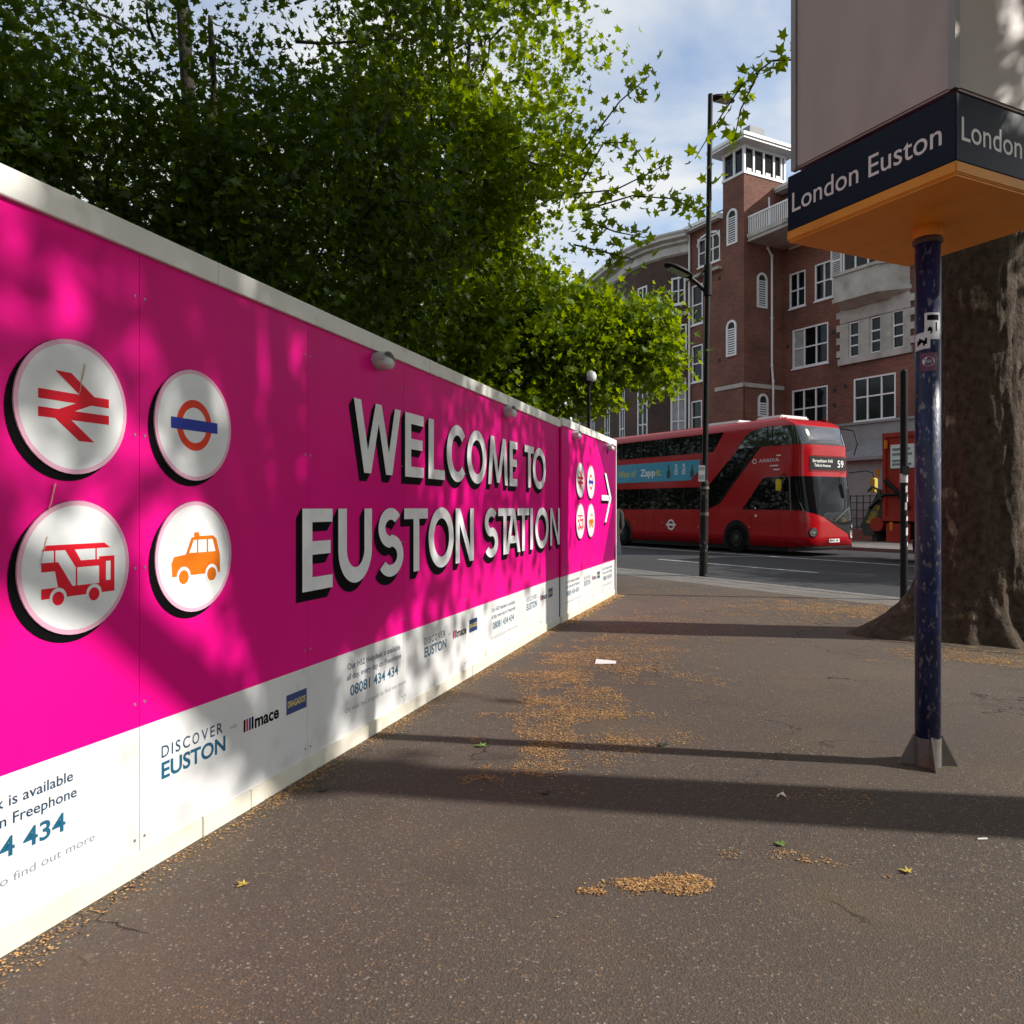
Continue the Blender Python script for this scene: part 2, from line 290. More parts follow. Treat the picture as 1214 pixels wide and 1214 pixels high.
def thing(name, label, cat, loc=(0, 0, 0), rz=0., group=None):
    o = bpy.data.objects.new(name, None); COL.objects.link(o); o.location = loc; o.rotation_euler = (0, 0, rz); o.empty_display_size = .3
    o['label'] = label; o['category'] = cat
    if group: o['group'] = group
    return o
def tag(o, label, cat, group=None):
    o['label'] = label; o['category'] = cat
    if group: o['group'] = group
    return o
def struct(o): o['kind'] = 'structure'; return o
def stuff(o, label, cat): o['label'] = label; o['category'] = cat; o['kind'] = 'stuff'; return o
def copy_tree(o, parent=None):
    c = o.copy(); COL.objects.link(c)
    if parent: c.parent = parent
    for ch in o.children: copy_tree(ch, c)
    return c
_tc = {}
def text_mesh(body, bold=0.):
    """returns (verts 2-D, faces, bbox) of a line of lettering one unit high"""
    k = (body, bold)
    if k in _tc: return _tc[k]
    cu = bpy.data.curves.new('lettering', 'FONT'); cu.body = body; cu.size = 1; cu.resolution_u = 4; cu.offset = bold
    ob = bpy.data.objects.new('lettering', cu); COL.objects.link(ob)
    dg = bpy.context.evaluated_depsgraph_get(); me = bpy.data.meshes.new_from_object(ob.evaluated_get(dg))
    V = [(v.co.x, v.co.y) for v in me.vertices]; F = [list(p.vertices) for p in me.polygons]
    bpy.data.objects.remove(ob); bpy.data.curves.remove(cu); bpy.data.meshes.remove(me)
    xs = [v[0] for v in V]; ys = [v[1] for v in V]
    _tc[k] = (V, F, (min(xs), max(xs), min(ys), max(ys))); return _tc[k]
_,_,_cb = text_mesh('E'); CAPH = _cb[3]-_cb[2]
def add_text(mb, body, x0, base, width=None, cap=None, fn=None, bold=0.):
    """lettering with its baseline at base; fn(x, z) -> 3-D"""
    V, F, bb = text_mesh(body, bold)
    sy = cap/CAPH if cap else None
    sx_ = width/(bb[1]-bb[0]) if width else sy
    if sy is None: sy = sx_
    mb.add([fn(x0+(v[0]-bb[0])*sx_, base+v[1]*sy) for v in V], F)
def words(parent, name, mat, body, x0, base, width, cap, fn, bold=0.):
    """one object per word"""
    V, F, bb = text_mesh(body, bold); sx2 = width/(bb[1]-bb[0]); sy = cap/CAPH if cap else sx2; toks = body.split(); ends = []; t_ = ''
    iv = sorted((min(V[i][0] for i in f), max(V[i][0] for i in f)) for f in F); gaps = []; hi = iv[0][1]
    for a, b in iv:
        if a > hi: gaps.append((a-hi, (a+hi)/2))
        hi = max(hi, b)
    cuts = sorted(g[1] for g in sorted(gaps, reverse=True)[:len(toks)-1])
    for k in range(len(toks)):
        lo = cuts[k-1] if k else -1e9; up_ = cuts[k] if k < len(cuts) else 1e9
        fs = [f for f in F if lo < V[f[0]][0] < up_]; ids = sorted({i for f in fs for i in f}); mp = {i: n for n, i in enumerate(ids)}
        mb = MB(); mb.add([fn(x0+(V[i][0]-bb[0])*sx2, base+V[i][1]*sy) for i in ids], [[mp[i] for i in f] for f in fs]); mb.build(name, mat, parent, fix=False)
def explode(o, name):
    """a part made of loose pieces becomes one part per piece"""
    me = o.data; n = len(me.vertices); par = list(range(n))
    def find(a):
        while par[a] != a: par[a] = par[par[a]]; a = par[a]
        return a
    key = {}
    for v in me.vertices:
        k = tuple(round(c, 4) for c in v.co)
        if k in key: par[find(v.index)] = find(key[k])
        else: key[k] = v.index
    for p in me.polygons:
        for i in p.vertices[1:]: par[find(i)] = find(p.vertices[0])
    gr = {}
    for p in me.polygons: gr.setdefault(find(p.vertices[0]), []).append(p)
    for ps in gr.values():
        ids = sorted({i for p in ps for i in p.vertices}); mp = {i: q for q, i in enumerate(ids)}
        m2 = bpy.data.meshes.new(name); m2.from_pydata([me.vertices[i].co for i in ids], [], [[mp[i] for i in p.vertices] for p in ps])
        for mt in me.materials: m2.materials.append(mt)
        m2.polygons.foreach_set('material_index', [p.material_index for p in ps]); m2.polygons.foreach_set('use_smooth', [p.use_smooth for p in ps]); m2.update()
        q = bpy.data.objects.new(name, m2); COL.objects.link(q); q.parent = o.parent
    bpy.data.objects.remove(o)
# ------------------------------------------------------------------ ground, road, pavements
A_ST = rad(31.0)
FS = Vector((-math.sin(A_ST), math.cos(A_ST), 0)); RS = Vector((math.cos(A_ST), math.sin(A_ST), 0))
K0 = Vector((4.0, 16.4, 0))
def st(along, across, z=0.): p = K0+FS*along+RS*across; return (p.x, p.y, z)
ROADZ = -.06; RW = 12.7
mb = MB(); mb.poly([(-900, -900, -.4), (900, -900, -.4), (900, 1500, -.4), (-900, 1500, -.4)]); struct(mb.build('ground', M['earth']))
mb = MB(); mb.poly([st(-160, -.02, ROADZ), st(300, -.02, ROADZ), st(300, RW+.02, ROADZ), st(-160, RW+.02, ROADZ)]); struct(mb.build('road', M['road']))
mb = MB(); mb.poly([st(-160, -1.15, 0), st(300, -1.15, 0), st(300, -70, 0), st(-160, -70, 0)]); struct(mb.build('pavement', M['asphalt']))
mb = MB()
for k in range(-40, 60):
    for q in range(2):
        mb.box(k*.75+.003, k*.75+.747, q*.425+.003, q*.425+.422, -.08, random.uniform(-.002, .002))
slabs = struct(mb.build('pavement_edge_slabs', M['paving']))
def setframe(o, origin, ax, ay):
    m = Matrix(((ax[0], ay[0], 0, origin[0]), (ax[1], ay[1], 0, origin[1]), (0, 0, 1, origin[2]), (0, 0, 0, 1))); o.matrix_world = m
setframe(slabs, K0+RS*-1.15, -FS, RS)
mb = MB()
for k in range(-34, 50): mb.box(k*.9+.004, k*.9+.896, 0, .30, -.3, .004)
o = struct(mb.build('kerb', M['kerb'], bevel=0.012)); setframe(o, K0+RS*-.30, -FS, RS)
mb = MB()
for k in range(-120, 100): mb.box(k*.9+.004, k*.9+.896, 0, .30, -.3, .062)
o = struct(mb.build('far_kerb', M['kerb'])); setframe(o, K0+RS*RW, -FS, RS)
mb = MB(); mb.poly([st(-160, RW+.3, .06), st(300, RW+.3, .06), st(300, RW+60, .06), st(-160, RW+60, .06)]); struct(mb.build('far_pavement', M['paving']))
mb = MB()
for a0, a1, ac in [(-.2, 5.3, 3.55), (-4.0, -2.3, 3.45), (-9.5, -6.5, 3.45), (8.5, 13, 3.55), (16, 21, 3.55), (-3.0, 12, 7.45), (-9.5, -5.0, 7.45), (15, 24, 7.45), (-16, -12, 7.4)]:
    mb.box(a0, a1, ac-.055, ac+.055, ROADZ+.001, ROADZ+.005)
o = struct(mb.build('road_markings', M['line'])); setframe(o, K0, FS, -RS)
o.data.transform(Matrix.Scale(-1, 4, (0, 1, 0))); o.data.flip_normals()

# ------------------------------------------------------------------ site hoarding
TH = rad(17.3587); PD = 2.342
HU = Vector((math.sin(TH), math.cos(TH), 0)); HN = Vector((-math.cos(TH), math.sin(TH), 0))
SEG_END = 9.49
def letter_polys(ch, w, h=1., t=.095, tb=.075):
    """strokes of a wide geometric capital in a w x h box (metres), t stem width, tb bar width"""
    P = []
    def q(*a): P.append(list(a))
    def rect(x0, z0, x1, z1): q((x0, z0), (x1, z0), (x1, z1), (x0, z1))
    def arc(cx_, cz, rx, rz, a0, a1, tx, tz, n=22):
        for i in range(n):
            b0 = rad(a0+(a1-a0)*i/n); b1 = rad(a0+(a1-a0)*(i+1)/n)
            o_ = lambda b: (cx_+rx*math.cos(b), cz+rz*math.sin(b)); i_ = lambda b: (cx_+(rx-tx)*math.cos(b), cz+(rz-tz)*math.sin(b))
            q(o_(b0), o_(b1), i_(b1), i_(b0))
    if ch in 'EL':
        rect(0, 0, t, h); rect(t, 0, w, tb)
        if ch == 'E': rect(t, h-tb, w, h); rect(t, h*.52-tb/2, w*.93, h*.52+tb/2)
    elif ch == 'I': rect(0, 0, w, h)
    elif ch == 'T': rect(0, h-tb, w, h); rect(w/2-t/2, 0, w/2+t/2, h-tb)
    elif ch == 'O': arc(w/2, h/2, w/2, h/2+.008, 0, 360, t, tb+.01, 44)
    elif ch == 'C': arc(w*.56, h/2, w*.56, h/2+.008, 42, 318, t, tb+.01, 34)
    elif ch == 'U':
        r = w/2; rect(0, r, t, h); rect(w-t, r, w, h); arc(w/2, r, w/2, r, 180, 360, t, tb+.02, 22)
    elif ch == 'N':
        rect(0, 0, t*.9, h); rect(w-t*.9, 0, w, h); q((0, h), (t*1.0, h), (w, 0), (w-t*1.0, 0))
    elif ch == 'M':
        s_ = w*.12
        q((0, 0), (t*.92, 0), (s_+t*.92, h), (s_, h)); q((w-t*.92, 0), (w, 0), (w-s_, h), (w-s_-t*.92, h))
        q((s_, h), (s_+t*.95, h), (w/2+t*.42, .02), (w/2-t*.42, .02)); q((w-s_-t*.95, h), (w-s_, h), (w/2+t*.42, .02), (w/2-t*.42, .02))
    elif ch == 'W':
        e = t*.92
        q((0, h), (e, h), (w*.27+e*.5, 0), (w*.27-e*.5, 0)); q((w*.5-e*.45, h), (w*.5+e*.45, h), (w*.27+e*.5, 0), (w*.27-e*.5, 0))
        q((w*.5-e*.45, h), (w*.5+e*.45, h), (w*.73+e*.5, 0), (w*.73-e*.5, 0)); q((w-e, h), (w, h), (w*.73+e*.5, 0), (w*.73-e*.5, 0))
    elif ch == 'A':
        e = t*.95
        q((0, 0), (e, 0), (w/2+e*.5, h), (w/2-e*.5, h)); q((w-e, 0), (w, 0), (w/2+e*.5, h), (w/2-e*.5, h)); rect(w*.24, h*.22, w*.76, h*.22+tb)
    elif ch == 'S':
        tz = tb+.004; mid = h*.515; r1 = (h-mid+tz/2)/2; r2 = (mid+tz/2)/2
        arc(w*.50, mid-tz/2+r1, w*.46, r1+.004, 38, 270, t*.98, tz, 26)
        arc(w*.50, mid+tz/2-r2, w*.50, r2+.004, 90, -145, t*.98, tz, 26)
    return P
def drop(polys, dx, dz):
    """the printed block shadow: every stroke swept along (dx, dz)"""
    out = []
    for p in polys:
        out.append([(x+dx, z+dz) for x, z in p]); n = len(p)
        for i in range(n):
            a, b = p[i], p[(i+1) % n]; out.append([a, b, (b[0]+dx, b[1]+dz), (a[0]+dx, a[1]+dz)])
    return out
def flat(polys, y, name, mat, parent, step=2e-5):
    mb = MB()
    for i, p in enumerate(polys):
        ar = sum(p[k][0]*p[(k+1) % len(p)][1]-p[(k+1) % len(p)][0]*p[k][1] for k in range(len(p)))
        if abs(ar) < 1e-9: continue
        if ar < 0: p = p[::-1]
        mb.poly([(x, y-i*step, z) for x, z in p])
    return mb.build(name, mat, parent, fix=False)
def put_letter(parent, ch, x, z, w, h, t=.1, tb=.075, k=1.):
    P = [[(x+a, z+b) for a, b in p] for p in letter_polys(ch, w, h, t, tb)]
    lt = flat(P, -.0085, 'letter', M['letter'], parent)
    flat(drop(P, -.050*k, -.052*k), -.0020, 'drop_shadow', M['black'], lt, 1e-5)
def icon(parent, kind, cx_, cz, r):
    """round white plate with pale pink rim, its printed black crescent and the pictogram"""
    F = lambda y: (lambda a, b: (a, y, b))
    mb = MB(); mb.mi = 0; mb.disc((cx_, cz), r*.93, F(-.0105)); mb.mi = 1; mb.disc((cx_, cz), r, F(-.0105), r2=r*.93)
    n = 48; mb.add([(cx_+r*math.cos(2*math.pi*k/n), y, cz+r*math.sin(2*math.pi*k/n)) for y in (-.0105, -.004) for k in range(n)], [(k, (k+1) % n, (k+1) % n+n, k+n) for k in range(n)])
    d = mb.build('icon_disc', [M['disc'], M['rim']], parent, fix=False)
    mb = MB()
    for i in range(6):
        mb.disc((cx_-r*.105*i/5, cz-r*.10*i/5), r*1.005, F(-.0025-i*1e-5))
    mb.build('drop_shadow', M['black'], d, fix=False)
    def P(pts): return [(cx_+a*r, cz+b*r) for a, b in pts]
    if kind == 'rail':
        a = [P([(-.62, .06), (.64, .06), (.64, .20), (-.62, .20)]), P([(-.62, -.20), (.64, -.20), (.64, -.06), (-.62, -.06)]), P([(-.34, .50), (-.06, .50), (.36, .20), (.08, .20)]),
             P([(.02, .06), (.30, .06), (.00, -.06), (-.28, -.06)]), P([(.36, -.50), (.08, -.50), (-.34, -.20), (-.06, -.20)])]
        flat(a, -.0112, 'rail_symbol', M['ired'], d)
    elif kind == 'tube':
        mb = MB(); mb.disc((cx_-r*.02, cz), r*.46, F(-.0112), r2=r*.32); mb.build('roundel_ring', M['ired2'], d, fix=False)
        flat([P([(-.62, -.10), (.60, -.10), (.60, .10), (-.62, .10)])], -.0116, 'roundel_bar', M['iblue'], d)
    elif kind == 'bus':
        body = [P([(-.62, .27), (-.54, .35), (.50, .35), (.62, .27)]), P([(-.62, .10), (-.38, .10), (-.38, -.03), (-.62, -.03)]), P([(-.42, .10), (-.34, .10), (-.09, -.27), (-.34, -.27)]),
                P([(-.22, .27), (-.05, .27), (.06, .10), (.40, .10), (.40, .0), (-.03, .0)]), P([(.40, .14), (.70, .14), (.70, -.27), (.40, -.27)]), P([(.33, .27), (.355, .27), (.355, .10), (.33, .10)]),
                P([(-.41, .27), (-.385, .27), (-.385, .10), (-.41, .10)]), P([(-.03, .0), (-.005, .0), (-.005, -.27), (-.03, -.27)]), P([(-.62, -.27), (.70, -.27), (.70, -.42), (-.62, -.42)])]
        flat(body, -.0112, 'bus_symbol', M['ired'], d); flat([P([(.53, .06), (.62, .06), (.62, -.24), (.53, -.24)])], -.0117, 'window_gap', M['disc'], d)
        mb = MB(); [mb.disc((cx_+q*r, cz-.42*r), r*.145, F(-.0121)) for q in (-.34, .30)]; mb.build('wheel_gap', M['disc'], d, fix=False)
        mb = MB(); [mb.disc((cx_+q*r, cz-.43*r), r*.10, F(-.0125)) for q in (-.34, .30)]; mb.build('bus_symbol_wheels', M['ired'], d, fix=False)
    else:
        body = [P([(-.60, -.33), (-.62, -.10), (-.56, .02), (-.26, .05), (-.12, .34), (-.02, .37), (.46, .37), (.56, .30), (.66, .0), (.66, -.33)]), P([(-.06, .37), (-.04, .44), (.08, .44), (.10, .37)])]
        flat(body, -.0112, 'taxi_symbol', M['iorange'], d)
        flat([P([(-.18, .07), (-.06, .30), (.02, .30), (.02, .07)]), P([(.06, .07), (.06, .30), (.28, .30), (.28, .07)]), P([(.33, .07), (.33, .30), (.45, .30), (.53, .07)])], -.0117, 'window_gap', M['disc'], d)
        mb = MB(); [mb.disc((cx_+q*r, cz-.34*r), r*.175, F(-.0121)) for q in (-.32, .42)]; mb.build('wheel_gap', M['disc'], d, fix=False)
        mb = MB(); [mb.disc((cx_+q*r, cz-.35*r), r*.125, F(-.0125)) for q in (-.32, .42)]; mb.build('taxi_symbol_wheels', M['iorange'], d, fix=False)
    return d
FT = lambda y: (lambda a, b: (a, y, b))
def helpdesk(parent, x, z, w, lines=True):
    """the helpdesk notice, left edge x, w wide; z is the first baseline"""
    words(parent, 'helpdesk_word', M['navyprint'], 'Our HS2 Helpdesk is available', x+w*.01, z, w*.92, .036, FT(-.0010), .012); words(parent, 'helpdesk_word', M['navyprint'], 'all day, every day on Freephone', x, z-.063, w*.95, .036, FT(-.0010), .012)
    words(parent, 'phone_number_group', M['teal'], '08081 434 434', x+w*.05, z-.165, w*.84, .062, FT(-.0010), .02)
    words(parent, 'website_word', M['greyprint'], 'Or visit hs2.org.uk to find out more', x-w*.03, z-.255, w*1.08, .028, FT(-.0010))
def discover(parent, x, z, k=1.):
    mb = MB()
    xx = 0.
    for c in 'DISCOVER':
        V, F_, bb = text_mesh(c, .01); wd = min((bb[1]-bb[0])/CAPH*.050, .044)
        add_text(mb, c, x+k*xx, z, wd*k, .048*k, FT(-.0010), .01); xx += wd+.0150
    mb.build('discover_lettering', M['navyprint'], parent, fix=False)
    mb = MB(); add_text(mb, 'EUSTON', x, z-.088*k, .41*k, .066*k, FT(-.0010), .025); mb.build('euston_lettering', M['teal'], parent, fix=False)
    mb = MB(); add_text(mb, 'with', x+.445*k, z-.002, .05*k, .018*k, FT(-.0010)); mb.build('with_lettering', M['greyprint'], parent, fix=False)
    mb = MB()
    for i, (c, ww) in enumerate([(0, .014), (1, .012), (2, .012), (0, .012)]): mb.mi = c; mb.box(x+k*(.545+.021*i), x+k*(.545+.021*i+.015), -.0012, -.0010, z-.045*k, z+.015*k)
    mb.mi = 0; add_text(mb, 'mace', x+.633*k, z-.045*k, .205*k, .062*k, FT(-.0010), .03)
    mb.build('mace_logo', [M['black'], M['ired'], M['iblue']], parent, fix=False)
    mb = MB(); mb.box(x+.905*k, x+1.10*k, -.0012, -.0010, z-.055*k, z+.050*k); d = mb.build('contractor_plate', M['boxnavy'], parent, fix=False)
    mb = MB(); add_text(mb, 'DRAGADOS', x+.918*k, z-.018*k, .168*k, .032*k, FT(-.0016), .02); mb.build('plate_lettering', M['yellowprint'], d, fix=False)

def panel_run(parent, x0, x1, joints, top, cap_h, ph, first=True, scr=(.14, .68, 1.22, 1.75, 2.30), maroon=None):
    xs = [x0]+[j for j in joints if x0 < j < x1]+[x1]
    mb = MB(); mb.box(x0, x1, .020, .10, 0, top-.004); mb.build('backing_frame', M['dark'], parent)
    for a, b in zip(xs[:-1], xs[1:]):
        g = .0012
        mb = MB(); mb.box(a+g, b-g, 0, .019, ph, top-cap_h-.002)
        mb.build('panel', M['pink'], parent)
        mb = MB(); mb.box(a+g, b-g, -.0006, .019, .086, ph); mb.build('base_band', M['band'], parent)
    mb = MB()
    for j in joints:
        if x0 < j < x1:
            for h in scr:
                for d in (-.026, .026):
                    if x0 < j+d < x1 and j > 0: mb.tube([(j+d, .003, h), (j+d, -.004, h)], [.0075, .005], 8)
    mb.build('screw_heads', M['screw'], parent)
    xs = [x0]+[x for x in [-1.6, .7, 2.95, 5.35, 7.8, 10.2] if x0 < x < x1]+[x1]
    mb = MB()
    for a, b in zip(xs[:-1], xs[1:]): mb.box(a+.001, b-.001, -.022, .105, top-cap_h, top)
    mb.build('top_cap', M['cap'], parent, bevel=.003)
    mb = MB()
    xs = [x0]+[x for x in [-1.2, .4, 2.86, 3.2, 4.6, 6.3, 8.1, 11] if x0 < x < x1]+[x1]
    for a, b in zip(xs[:-1], xs[1:]): mb.box(a+.0015, b-.0015, -.012+random.uniform(-.003, .002), .05, -.02, .086+random.uniform(-.002, .003))
    mb.build('plinth_board', M['plinth'], parent, bevel=.003)

H1 = thing('site_hoarding', 'long magenta hoarding reading WELCOME TO EUSTON STATION with white base band', 'hoarding', tuple(HN*PD), math.atan2(HU.y, HU.x))
panel_run(H1, -5.0, SEG_END, [-3.6, -2.38, -1.16, .06, 1.28, 2.50, 3.72, 4.94, 6.16, 7.38, 8.60], 2.575, .10, .584)
for ch, x, w in [('W', 4.22, .66), ('E', 4.95, .32), ('L', 5.36, .32), ('C', 5.72, .42), ('O', 6.18, .50), ('M', 6.73, .60), ('E', 7.39, .26), ('T', 7.92, .36), ('O', 8.24, .56)]: put_letter(H1, ch, x, 1.68, w, .455)
for ch, x, w in [('E', 3.655, .315), ('U', 4.035, .42), ('S', 4.53, .39), ('T', 4.935, .41), ('O', 5.36, .51), ('N', 5.915, .43), ('S', 6.62, .40), ('T', 7.02, .43), ('A', 7.26, .50), ('T', 7.66, .43), ('I', 8.14, .10), ('O', 8.34, .58), ('N', 9.01, .475)]: put_letter(H1, ch, x, 1.0, w, .455)
for kind, x, z in [('rail', 2.182, 1.822), ('tube', 2.812, 1.820), ('bus', 2.194, 1.245), ('taxi', 2.815, 1.247)]: icon(H1, kind, x, z, .241)
helpdesk(H1, 1.44, .478, .80); discover(H1, 2.62, .422, .99)
helpdesk(H1, 4.15, .478, .79); discover(H1, 5.30, .436, 1.05)
helpdesk(H1, 6.85, .478, .79); discover(H1, 8.02, .436, 1.03)
# rust streaks running down from the discs
mb = MB()
for (x, z, l_, w) in [(2.225, 1.985, .12, .008), (2.10, 1.545, .10, .009), (2.066, 1.36, .10, .006)]:
    n = 9; L_ = []; R_ = []
    for i in range(n+1):
        t_ = i/n; ww = w*(1-.75*t_)*random.uniform(.6, 1.1); xx = x-.028*t_+random.uniform(-.0015, .0015); L_.append((xx-ww/2, z-l_*t_)); R_.append((xx+ww/2, z-l_*t_))
    for i in range(n): mb.poly([(L_[i][0], -.0135, L_[i][1]), (L_[i+1][0], -.0135, L_[i+1][1]), (R_[i+1][0], -.0135, R_[i+1][1]), (R_[i][0], -.0135, R_[i][1])])
mb.build('rust_streak', M['rust'], H1, fix=False)
p2 = HN*PD+HU*SEG_END-HN*.03; a2 = rad(18.75)
H2 = thing('site_hoarding', 'short end bay of magenta hoarding with white arrow and four small round symbols', 'hoarding', tuple(p2), math.pi/2-a2)
L2 = 3.50
panel_run(H2, 0, L2, [1.22, 1.78, 3.0], 2.60, .10, .584)
mb = MB(); mb.poly([(2.0, -.0008, 2.49), (L2-.015, -.0008, 2.49), (L2-.015, -.0008, .60), (2.45, -.0008, .60), (3.28, -.0008, 1.50)][::-1]); mb.build('dark_chevron', M['maroon'], H2, fix=False)
for kind, x, z in [('rail', .97, 1.84), ('tube', 1.62, 1.835), ('bus', .97, 1.275), ('taxi', 1.62, 1.275)]: icon(H2, kind, x, z, .245)
_ar = [[(2.38, 1.575), (2.92, 1.575), (2.92, 1.66), (2.38, 1.66)], [(2.60, 2.01), (2.73, 2.01), (3.13, 1.62), (2.99, 1.62)], [(2.60, 1.23), (2.99, 1.62), (3.13, 1.62), (2.73, 1.23)]]
ar_ = flat(_ar, -.0060, 'arrow', M['letter'], H2); flat(drop(_ar, -.06, -.05), -.0022, 'drop_shadow', M['black'], ar_, 1e-5)
helpdesk(H2, .20, .478, .79); discover(H2, 1.22, .436, .95); helpdesk(H2, 2.48, .478, .79)
mb = MB(); mb.box(L2, L2+.035, -.014, .115, .0, 2.57); mb.build('end_trim', M['cap'], H2, bevel=.003)
# bulkhead lights on the hoarding
def bulkhead():
    t = thing('bulkhead_light', '', 'wall light')
    mb = MB()
    def ring(r, y, z0): return [(r*1.0*math.cos(2*math.pi*k/20), y, z0+r*.62*math.sin(2*math.pi*k/20)) for k in range(20)]
    def loft(rs):
        vs_ = [p for r in rs for p in r]; mb.add(vs_, [(i*20+k, i*20+(k+1) % 20, (i+1)*20+(k+1) % 20, (i+1)*20+k) for i in range(len(rs)-1) for k in range(20)]+[[(len(rs)-1)*20+k for k in range(20)]])
    loft([ring(.082, 0, 0), ring(.086, -.03, 0), ring(.080, -.045, .003)]); mb.build('base', M['greyplastic'], t, smooth=True)
    mb = MB(); loft([ring(.076, -.044, -.003), ring(.070, -.075, -.010), ring(.052, -.10, -.016), ring(.02, -.112, -.018)]); mb.build('lens', M['lens'], t, smooth=True)
    mb = MB()
    pts = [(.088*math.cos(rad(a)), .058*math.sin(rad(a))) for a in range(-12, 193, 12)]
    mb.add([(a, y, b+.004) for y in (0, -.088) for a, b in pts], [(i, i+1, i+1+len(pts), i+len(pts)) for i in range(len(pts)-1)]); mb.build('hood', M['greyplastic'], t, smooth=True, fix=False)
    return t
bl = bulkhead()
for i, (hd, s_, z, lab) in enumerate([(H1, 4.545, 2.412, 'grey oval bulkhead light above the W of WELCOME'), (H1, 7.28, 2.405, 'grey oval bulkhead light under white cap above the E of WELCOME'),
                                      (H2, .62, 2.43, 'bulkhead light above the small round symbols on hoarding end bay'), (H2, 2.85, 2.43, 'bulkhead light above the white arrow on hoarding end')]):
    o = bl if i == 0 else copy_tree(bl)
    o.matrix_world = Matrix.Translation(hd.location) @ Matrix.Rotation(hd.rotation_euler.z, 4, 'Z') @ Matrix.Translation((s_, -.0005, z)); o['label'] = lab; o['group'] = 'bulkhead lights along the hoarding'

# ------------------------------------------------------------------ buildings across the road
AB = rad(28); BX = Vector((math.sin(AB), -math.cos(AB), 0)); BY = Vector((math.cos(AB), math.sin(AB), 0)); PC = Vector((.3005*38, 38, 0))
BR = math.atan2(BX.y, BX.x); D1 = 2.66
def front(y0): return lambda a, w, z: (a, y0-w, z)
def rside(x0): return lambda a, w, z: (x0+w, a, z)
def wall_holes(mb, fn, a0, a1, z0, z1, holes, depth=.16):
    A = sorted({a0, a1, *[h[0] for h in holes], *[h[1] for h in holes]}); Zs = sorted({z0, z1, *[h[2] for h in holes], *[h[3] for h in holes]})
    A = [a for a in A if a0 <= a <= a1]; Zs = [z for z in Zs if z0 <= z <= z1]
    for i in range(len(A)-1):
        for j in range(len(Zs)-1):
            ca, cz = (A[i]+A[i+1])/2, (Zs[j]+Zs[j+1])/2
            if any(h[0] < ca < h[1] and h[2] < cz < h[3] for h in holes): continue
            mb.poly([fn(A[i], 0, Zs[j]), fn(A[i+1], 0, Zs[j]), fn(A[i+1], 0, Zs[j+1]), fn(A[i], 0, Zs[j+1])])
    for h in holes:
        b, c, d, e = h[:4]
        for p, q in [((b, d), (c, d)), ((c, d), (c, e)), ((c, e), (b, e)), ((b, e), (b, d))]:
            mb.poly([fn(p[0], 0, p[1]), fn(q[0], 0, q[1]), fn(q[0], -depth, q[1]), fn(p[0], -depth, p[1])])
def fbox(mb, fn, a0, a1, w0, w1, z0, z1):
    c = [fn(a, w, z) for z in (z0, z1) for a, w in ((a0, w0), (a1, w0), (a1, w1), (a0, w1))]
    mb.add(c, [(0, 3, 2, 1), (4, 5, 6, 7), (0, 1, 5, 4), (1, 2, 6, 5), (2, 3, 7, 6), (3, 0, 4, 7)])
def window(parent, fn, a0, a1, z0, z1, na, nz_, fw=.075, sill=True, curtain=None, trans=None):
    mb = MB(); w0, w1 = -.085, -.015; g = .004
    fbox(mb, fn, a0+g, a1-g, w0, w1+.02, z1-fw, z1-g); fbox(mb, fn, a0+g, a1-g, w0, w1+.02, z0+g, z0+fw)
    fbox(mb, fn, a0+g, a0+fw, w0, w1+.017, z0+fw, z1-fw); fbox(mb, fn, a1-fw, a1-g, w0, w1+.017, z0+fw, z1-fw)
    for i in range(1, na):
        a = a0+(a1-a0)*i/na; fbox(mb, fn, a-.036, a+.036, w0, w1, z0+fw, z1-fw)
    zs = trans or [i/nz_ for i in range(1, nz_)]
    for k in zs:
        z = z0+(z1-z0)*k; fbox(mb, fn, a0+fw, a1-fw, w0+.004, w1-.004, z-.034, z+.034)
    if sill: fbox(mb, fn, a0-.05, a1+.05, 0.002, .06, z0-.07, z0)
    f = mb.build('window', M['white'], parent)
    mb = MB(); mb.poly([fn(a0, -.07, z0), fn(a1, -.07, z0), fn(a1, -.07, z1), fn(a0, -.07, z1)]); mb.build('pane', M['glass'], f)
    if curtain:
        mb = MB(); c0 = a0+(a1-a0)*curtain[0]; c1 = a0+(a1-a0)*curtain[1]; mb.poly([fn(c0, -.066, z0+fw), fn(c1, -.066, z0+fw), fn(c1, -.066, z1-fw), fn(c0, -.066, z1-fw)]); mb.build('curtain', M['curtain'], f)
    return f
def arch_pts(a0, a1, z0, z1, n=12):
    r = (a1-a0)/2; c = (a0+a1)/2; rz = min(r, .45)
    return [(a0, z0), (a1, z0)]+[(c+r*math.cos(math.pi*k/n), z1-rz+rz*math.sin(math.pi*k/n)) for k in range(n+1)]
def louvre(parent, fn, a0, a1, z0, z1):
    mb = MB(); o_ = arch_pts(a0, a1, z0, z1); i_ = arch_pts(a0+.11, a1-.11, z0+.11, z1-.11); n = len(o_)
    for k in range(n):
        a, b, c, d = o_[k], o_[(k+1) % n], i_[(k+1) % n], i_[k]
        mb.add([fn(*(p[0], .06, p[1])) for p in (a, b, c, d)]+[fn(p[0], .0, p[1]) for p in (a, b, c, d)], [(0, 1, 2, 3), (0, 1, 5, 4), (2, 3, 7, 6)])
    z = z0+.16
    while z < z1-.42:
        mb.add([fn(a0+.1, .05, z), fn(a1-.1, .05, z), fn(a1-.1, .01, z+.075), fn(a0+.1, .01, z+.075)], [(0, 1, 2, 3)]); z += .115
    f = mb.build('louvred_vent', M['white'], parent, fix=False)
    mb = MB(); mb.poly([fn(p[0], .006, p[1]) for p in arch_pts(a0+.05, a1-.05, z0+.05, z1-.05)]); mb.build('vent_backing', M['dark'], f)
